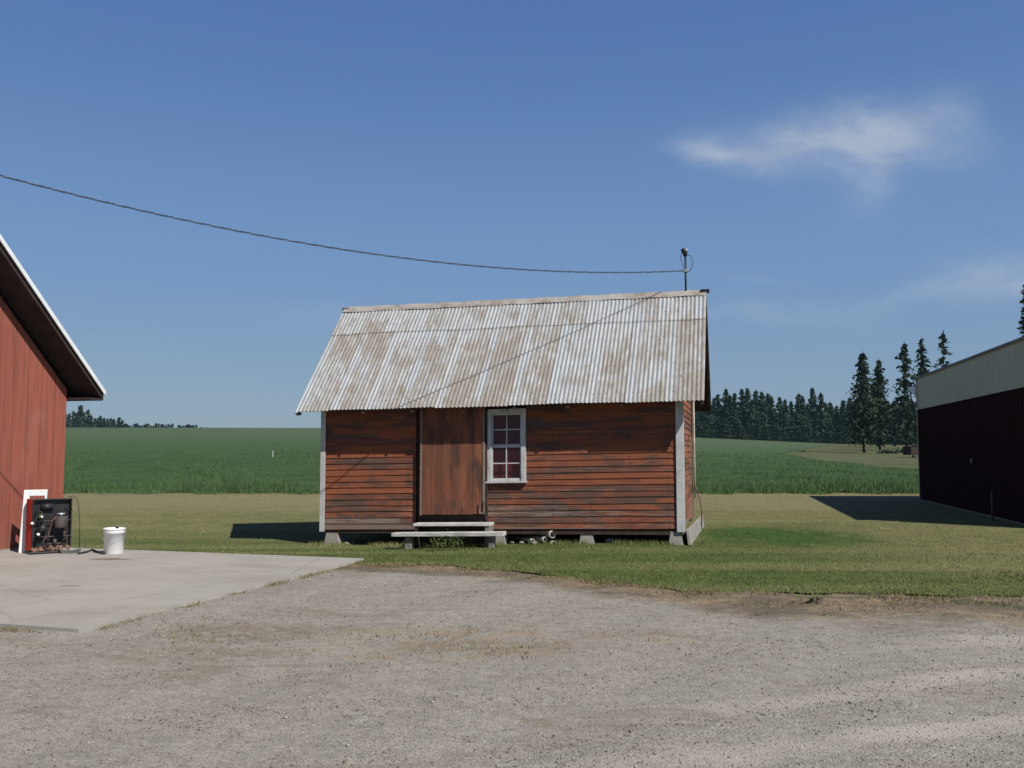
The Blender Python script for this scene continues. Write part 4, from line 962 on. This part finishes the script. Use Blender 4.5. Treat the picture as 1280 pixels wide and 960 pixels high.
# ------------------------------------------------------------------ TREES
def conifer_mesh(name, H, wid, seed, whorl, nb, nl, lsz, mat, bare=.12, gap=.15, droop=.35, top_thin=1.0):
    r = np.random.default_rng(seed); V = []; z = H * bare
    bend = r.uniform(-.02, .02, 2) * H
    lx_ = np.cumsum(r.normal(0, .01, 200)) * wid
    while z < H * .985:
        f = (z - H * bare) / (H * (1 - bare)); R0 = wid * (1 - f) ** .75 * (0.35 + .65 * min(1, (f + .05) * 6)) * r.uniform(.75, 1.15) + .12
        m_ = max(3, int(nb * (1 - .5 * f)))
        for b in range(m_):
            if r.uniform() < gap: continue
            a = r.uniform(0, 6.283); L = R0 * r.uniform(.55, 1.15); ca, sa_ = math.cos(a), math.sin(a)
            k = max(2, int(nl * L / wid + 2)); dz0 = r.uniform(-.1, .25)
            for j in range(k):
                t = (j + r.uniform(.2, 1)) / k; rr = t * L
                c = np.array((ca * rr + bend[0] * f * f, sa_ * rr + bend[1] * f * f, z + rr * dz0 - droop * rr * t))
                s_ = lsz * r.uniform(.6, 1.3) * (1.1 - .5 * t)
                d1 = r.normal(0, 1, 3); d1[2] *= .5; d1 /= np.linalg.norm(d1); d2 = np.cross(d1, r.normal(0, 1, 3)); d2 /= np.linalg.norm(d2) + 1e-6
                d2[2] -= .35
                V += [c - d1 * s_, c + d2 * s_ * .55, c + d1 * s_, c - d2 * s_ * .55]
        z += whorl * r.uniform(.7, 1.3) * (1 - .3 * f)
    for j in range(6):   # leader
        c = np.array((bend[0], bend[1], H * (.95 + .01 * j))); s_ = lsz * .4; V += [c + (-s_ * .5, 0, -s_), c + (s_ * .5, 0, -s_), c + (.1 * s_, 0, s_ * 1.4), c + (-.1 * s_, .05, s_ * 1.4)]
    V = np.array(V); T = np.arange(len(V)).reshape(-1, 4)
    o = npmesh(name, V, T, mat); COL.objects.unlink(o); me = o.data; bpy.data.objects.remove(o); return me, bend
def trunk_mesh(H, r0, bend):
    mb = MB(); mb.tube([(bend[0] * f * f, bend[1] * f * f, H * f - .8 * (f == 0)) for f in (0, .15, .4, .7, .97)], [r0, r0 * .85, r0 * .6, r0 * .35, .02], 8)
    me = bpy.data.meshes.new('trunk'); me.from_pydata(mb.v, [], mb.f); me.materials.append(MT['bark']); return me
def put_tree(name, meshes, x, y, z, rz, s, label, group, cat='tree'):
    e = empty(name, label, cat, (x, y, z), rz, group); e.scale = (s[0], s[0], s[1])
    for nm, me in zip(('crown', 'trunk'), meshes):
        o = bpy.data.objects.new(nm, me); COL.objects.link(o); o.parent = e
    return e
# five tall spruces by the right barn
def px2x(px, D): return (px - 640) / F * D * math.cos(PITCH)
tall = [(1080, 568, 440, 18, 'leftmost tall spruce with a bare lower trunk in the open dry field'),
        (1100, 565, 449, 16, 'second tall spruce from the left, beside the leftmost one'),
        (1133, 562, 429, 19, 'tall spruce with a gappy crown just left of the steel barn'),
        (1158, 558, 421, 17, 'spruce top showing above the steel barn corner between two others'),
        (1182, 558, 414, 18, 'thin topped spruce showing highest beyond the steel barn roof')]
for i, (px, pb_, pt, wpx, lab) in enumerate(tall):
    h = hit(px, pb_) if i < 3 else None
    D = (h[1] if h else 150.0)
    if i == 0: print('spruce D', D)
    x = px2x(px, D); z = tz(x, D); H = at(px, pt, D)[2] - z; wid = wpx / F * D * 1.75
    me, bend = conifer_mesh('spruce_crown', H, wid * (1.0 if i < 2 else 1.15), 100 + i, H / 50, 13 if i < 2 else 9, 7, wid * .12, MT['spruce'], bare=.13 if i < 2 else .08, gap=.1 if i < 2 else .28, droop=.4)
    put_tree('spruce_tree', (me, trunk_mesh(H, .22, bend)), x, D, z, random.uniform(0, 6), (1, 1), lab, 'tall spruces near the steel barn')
# spruce peeking over the right barn
D = 60.0; x = px2x(1291, D); z = tz(x, D); H = at(1290, 352, D)[2] - z
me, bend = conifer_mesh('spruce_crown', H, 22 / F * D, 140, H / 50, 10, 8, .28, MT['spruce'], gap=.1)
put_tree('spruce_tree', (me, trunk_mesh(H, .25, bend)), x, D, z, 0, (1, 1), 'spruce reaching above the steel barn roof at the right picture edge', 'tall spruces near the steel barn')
# far pine forest
var = []
for k in range(7):
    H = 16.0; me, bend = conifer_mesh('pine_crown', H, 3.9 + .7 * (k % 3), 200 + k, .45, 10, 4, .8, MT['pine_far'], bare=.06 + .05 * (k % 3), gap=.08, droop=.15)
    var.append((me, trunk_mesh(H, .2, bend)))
tops = [(868, 492), (876, 500), (885, 499), (893, 496), (899, 492), (908, 485), (913, 493), (919, 490), (928, 485), (935, 484), (941, 498), (946, 487), (953, 489), (961, 491), (966, 494), (976, 495), (983, 498), (990, 500), (1000, 491), (1004, 494),
        (1011, 503), (1018, 484), (1027, 490), (1033, 503), (1039, 502), (1047, 506), (1056, 499), (1063, 496), (1070, 500), (1090, 505), (1110, 500), (1118, 503), (1126, 505), (1142, 500), (1152, 498), (1165, 496), (1180, 495)]
FL = 'tall dark pine standing in the dense wood beyond the green field'
rr_ = random.Random(5)
for i, (px, pt) in enumerate(tops):
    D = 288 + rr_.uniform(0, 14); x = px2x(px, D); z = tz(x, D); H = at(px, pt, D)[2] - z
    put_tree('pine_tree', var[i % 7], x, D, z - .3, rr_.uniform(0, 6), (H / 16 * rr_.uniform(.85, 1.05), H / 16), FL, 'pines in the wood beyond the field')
for i in range(125):   # the ranks behind
    px = rr_.uniform(860, 1190); D = rr_.uniform(300, 345); x = px2x(px, D); z = tz(x, D); H = at(px, rr_.uniform(502, 522), D)[2] - z
    put_tree('pine_tree', var[i % 7], x, D, z - .3, rr_.uniform(0, 6), (H / 16 * rr_.uniform(.95, 1.3), H / 16), FL, 'pines in the wood beyond the field')
# young pines filling the lower edge
for i in range(34):
    px = 866 + i * 7.3 + rr_.uniform(-3, 3)
    if px > 1145: break
    D = 284 + rr_.uniform(0, 4); x = px2x(px, D); z = tz(x, D); H = rr_.uniform(4, 8)
    put_tree('young_pine', var[i % 7], x, D, z - .3, rr_.uniform(0, 6), (H / 16 * 1.6, H / 16), 'low young pine at the front foot of the far wood', 'young pines along the wood edge')
# left skyline trees
varl = []
for k in range(4):
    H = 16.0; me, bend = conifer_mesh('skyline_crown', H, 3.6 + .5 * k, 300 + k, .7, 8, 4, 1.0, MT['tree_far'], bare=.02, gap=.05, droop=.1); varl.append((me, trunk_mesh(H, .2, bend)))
sk = [(79, 515), (85, 517), (90, 514), (94, 516), (99, 507), (104, 516), (108, 512), (113, 519), (118, 523), (124, 520), (129, 524), (135, 526), (141, 524), (147, 522), (152, 525)]
for px in range(76, 140, 4): sk.append((px + 1, 523 + rr_.uniform(-2, 3)))
for px in range(143, 218, 3): sk.append((px, 530.5 + rr_.uniform(-1.5, 1.5)))
for px in range(223, 247, 3): sk.append((px, 531.5 + rr_.uniform(-1.2, 1)))
sk += [(251, 534), (257, 534.5), (64, 512), (50, 510), (36, 513)]
for i, (px, pt) in enumerate(sk):
    D = 400 + rr_.uniform(0, 15); x = px2x(px, D); z = tz(x, D); H = at(px, pt, D)[2] - z
    put_tree('skyline_tree', varl[i % 4], x, D, z, rr_.uniform(0, 6), (max(H, 9) / 16 * rr_.uniform(1.0, 1.5), H / 16), 'hazy blue green tree on the far left skyline beyond the field', 'trees along the left skyline')
# small shrubs / stumps at the dry field
def bush(px, py, r, lab, mat='spruce'):
    h = hit(px, py); g = np.random.default_rng(int(px) + 3); V = []
    for j in range(240):
        c = g.normal(0, .45, 3) * r * np.array((1, .8, .5)); c[2] = abs(c[2]); d1 = g.normal(0, 1, 3); d1 /= np.linalg.norm(d1); d2 = np.cross(d1, g.normal(0, 1, 3)); d2 /= np.linalg.norm(d2); s_ = r * .16
        V += [c - d1 * s_, c + d2 * s_ * .6, c + d1 * s_, c - d2 * s_ * .6]
    o = npmesh('low_bush', V, np.arange(len(V)).reshape(-1, 4), MT[mat]); o.location = h; tag(o, lab, 'bush')
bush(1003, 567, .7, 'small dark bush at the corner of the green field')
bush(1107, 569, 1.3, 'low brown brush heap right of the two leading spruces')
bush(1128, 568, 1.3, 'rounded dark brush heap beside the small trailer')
# small dark trailer beside the barn corner
h = hit(1143, 575); D = h[1]; s_ = D / F
tr_ = empty('flat_trailer', 'small dark trailer parked left of the steel barn far corner', 'trailer', (h[0], D, h[2] + .1))
MB().box(-4 * s_, 14 * s_, 0, 2.0, 5 * s_, 16 * s_).build('bed', MT['darkwood'], tr_, bevel=.03)
for xw in (0, 8): MB().tube([(xw * s_, -.05, 2.6 * s_), (xw * s_, .15, 2.6 * s_)], 2.6 * s_, 14).build('wheel', MT['cable'], tr_, True)
MB().box(-4 * s_, 14 * s_, -.06, -.01, 16 * s_, 16.8 * s_).build('rail', MT['darkwood'], tr_)
# marker stake in the crop
h = hit(341, 576); MB().box(-.022, .022, -.01, .01, 0, .75).build('marker_stake', MT['flag']).location = h
tag(bpy.data.objects['marker_stake'], 'thin white marker stake standing in the green crop', 'stake')
# pale track edge by the barn
h0 = hit(1122, 576); 

# ------------------------------------------------------------------ sky and sun
EL, AZ = R(46), R(135.3)   # azimuth clockwise from +Y
sun = bpy.data.lights.new('sun', 'SUN'); sun.energy = 5.0; sun.angle = R(.53); sun.color = (1, .95, .85)
so = bpy.data.objects.new('sun', sun); COL.objects.link(so)
sd = (math.sin(AZ) * math.cos(EL), math.cos(AZ) * math.cos(EL), math.sin(EL))
import mathutils
so.rotation_euler = mathutils.Vector(sd).to_track_quat('Z', 'Y').to_euler()
w = bpy.data.worlds.new('World'); sc.world = w; w.use_nodes = True; q = NT(w.node_tree)
bg = w.node_tree.nodes['Background']
sky = q.n('ShaderNodeTexSky', {'sky_type': 'NISHITA', 'sun_disc': False, 'sun_elevation': EL, 'sun_rotation': AZ, 'altitude': 700, 'air_density': 1.0, 'dust_density': .6, 'ozone_density': 2.0})
tc = q.n('ShaderNodeTexCoord').outputs['Generated']; X = q.sep(tc)
ys = q.m('MAXIMUM', X[1], .05); tt = q.m('DIVIDE', X[0], ys); bb = q.m('DIVIDE', X[2], ys)
front = q.step(X[1], .05, .2)
v = q.comb(tt, q.m('MULTIPLY', bb, 1.6), 0.0)
wn = q.n('ShaderNodeTexNoise', Vector=v, Scale=5.0, Detail=5.0, Roughness=.55)
wp = q.sep(wn.outputs[1])
tw = q.m('ADD', tt, q.m('MULTIPLY', q.m('SUBTRACT', wp[0], .5), .13)); bw = q.m('ADD', bb, q.m('MULTIPLY', q.m('SUBTRACT', wp[1], .5), .09))
def pt(px, py): d = ray(px, py); return d[0] / d[1], d[2] / d[1]
tot = None
for (px, py, rx_, ry_, amp, sl) in ((1015, 170, 112, 29, .66, .05), (1135, 150, 55, 34, .5, .2), (895, 184, 58, 17, .48, -.08), (1082, 212, 34, 40, .34, 0), (1150, 188, 85, 30, .26, 0), (1250, 352, 50, 28, .5, 0), (1150, 372, 110, 12, .2, .1), (940, 352, 45, 6, .15, 0), (950, 398, 110, 14, .22, 0), (420, 405, 80, 14, .12, 0)):
    a0, b0 = pt(px, py)
    da = q.m('SUBTRACT', tw, a0); db = q.m('SUBTRACT', q.m('SUBTRACT', bw, b0), q.m('MULTIPLY', da, sl))
    da = q.m('DIVIDE', da, rx_ / F); db = q.m('DIVIDE', db, ry_ / F)
    g = q.m('MULTIPLY', q.m('EXPONENT', q.m('MULTIPLY', q.m('ADD', q.m('MULTIPLY', da, da), q.m('MULTIPLY', db, db)), -1.0)), amp)
    tot = g if tot is None else q.m('ADD', tot, g)
wis = q.noise(q.comb(q.m('MULTIPLY', tt, 9), q.m('MULTIPLY', bb, 17), 2.0), 1.0, 7, .62, .4)
cl_ = q.m('MULTIPLY', q.m('MULTIPLY', tot, q.step(wis, .28, .64, .5, 1.2)), front)
g0 = q.mix(q.step(X[2], .0, .24), (2.15, 3.15, 4.2), (1.5, 2.75, 5.0))
g0 = q.mix(q.step(X[2], .18, .46), g0, (.82, 1.75, 4.1)); g0 = q.mix(q.step(X[2], .42, .75), g0, (.25, .45, 1.1))
skc = q.mix(.88, sky.outputs[0], g0)
skc = q.mix(q.m('MINIMUM', cl_, .8), skc, (4.0, 4.7, 5.8))
q.put(bg.inputs[0], skc); bg.inputs[1].default_value = .105
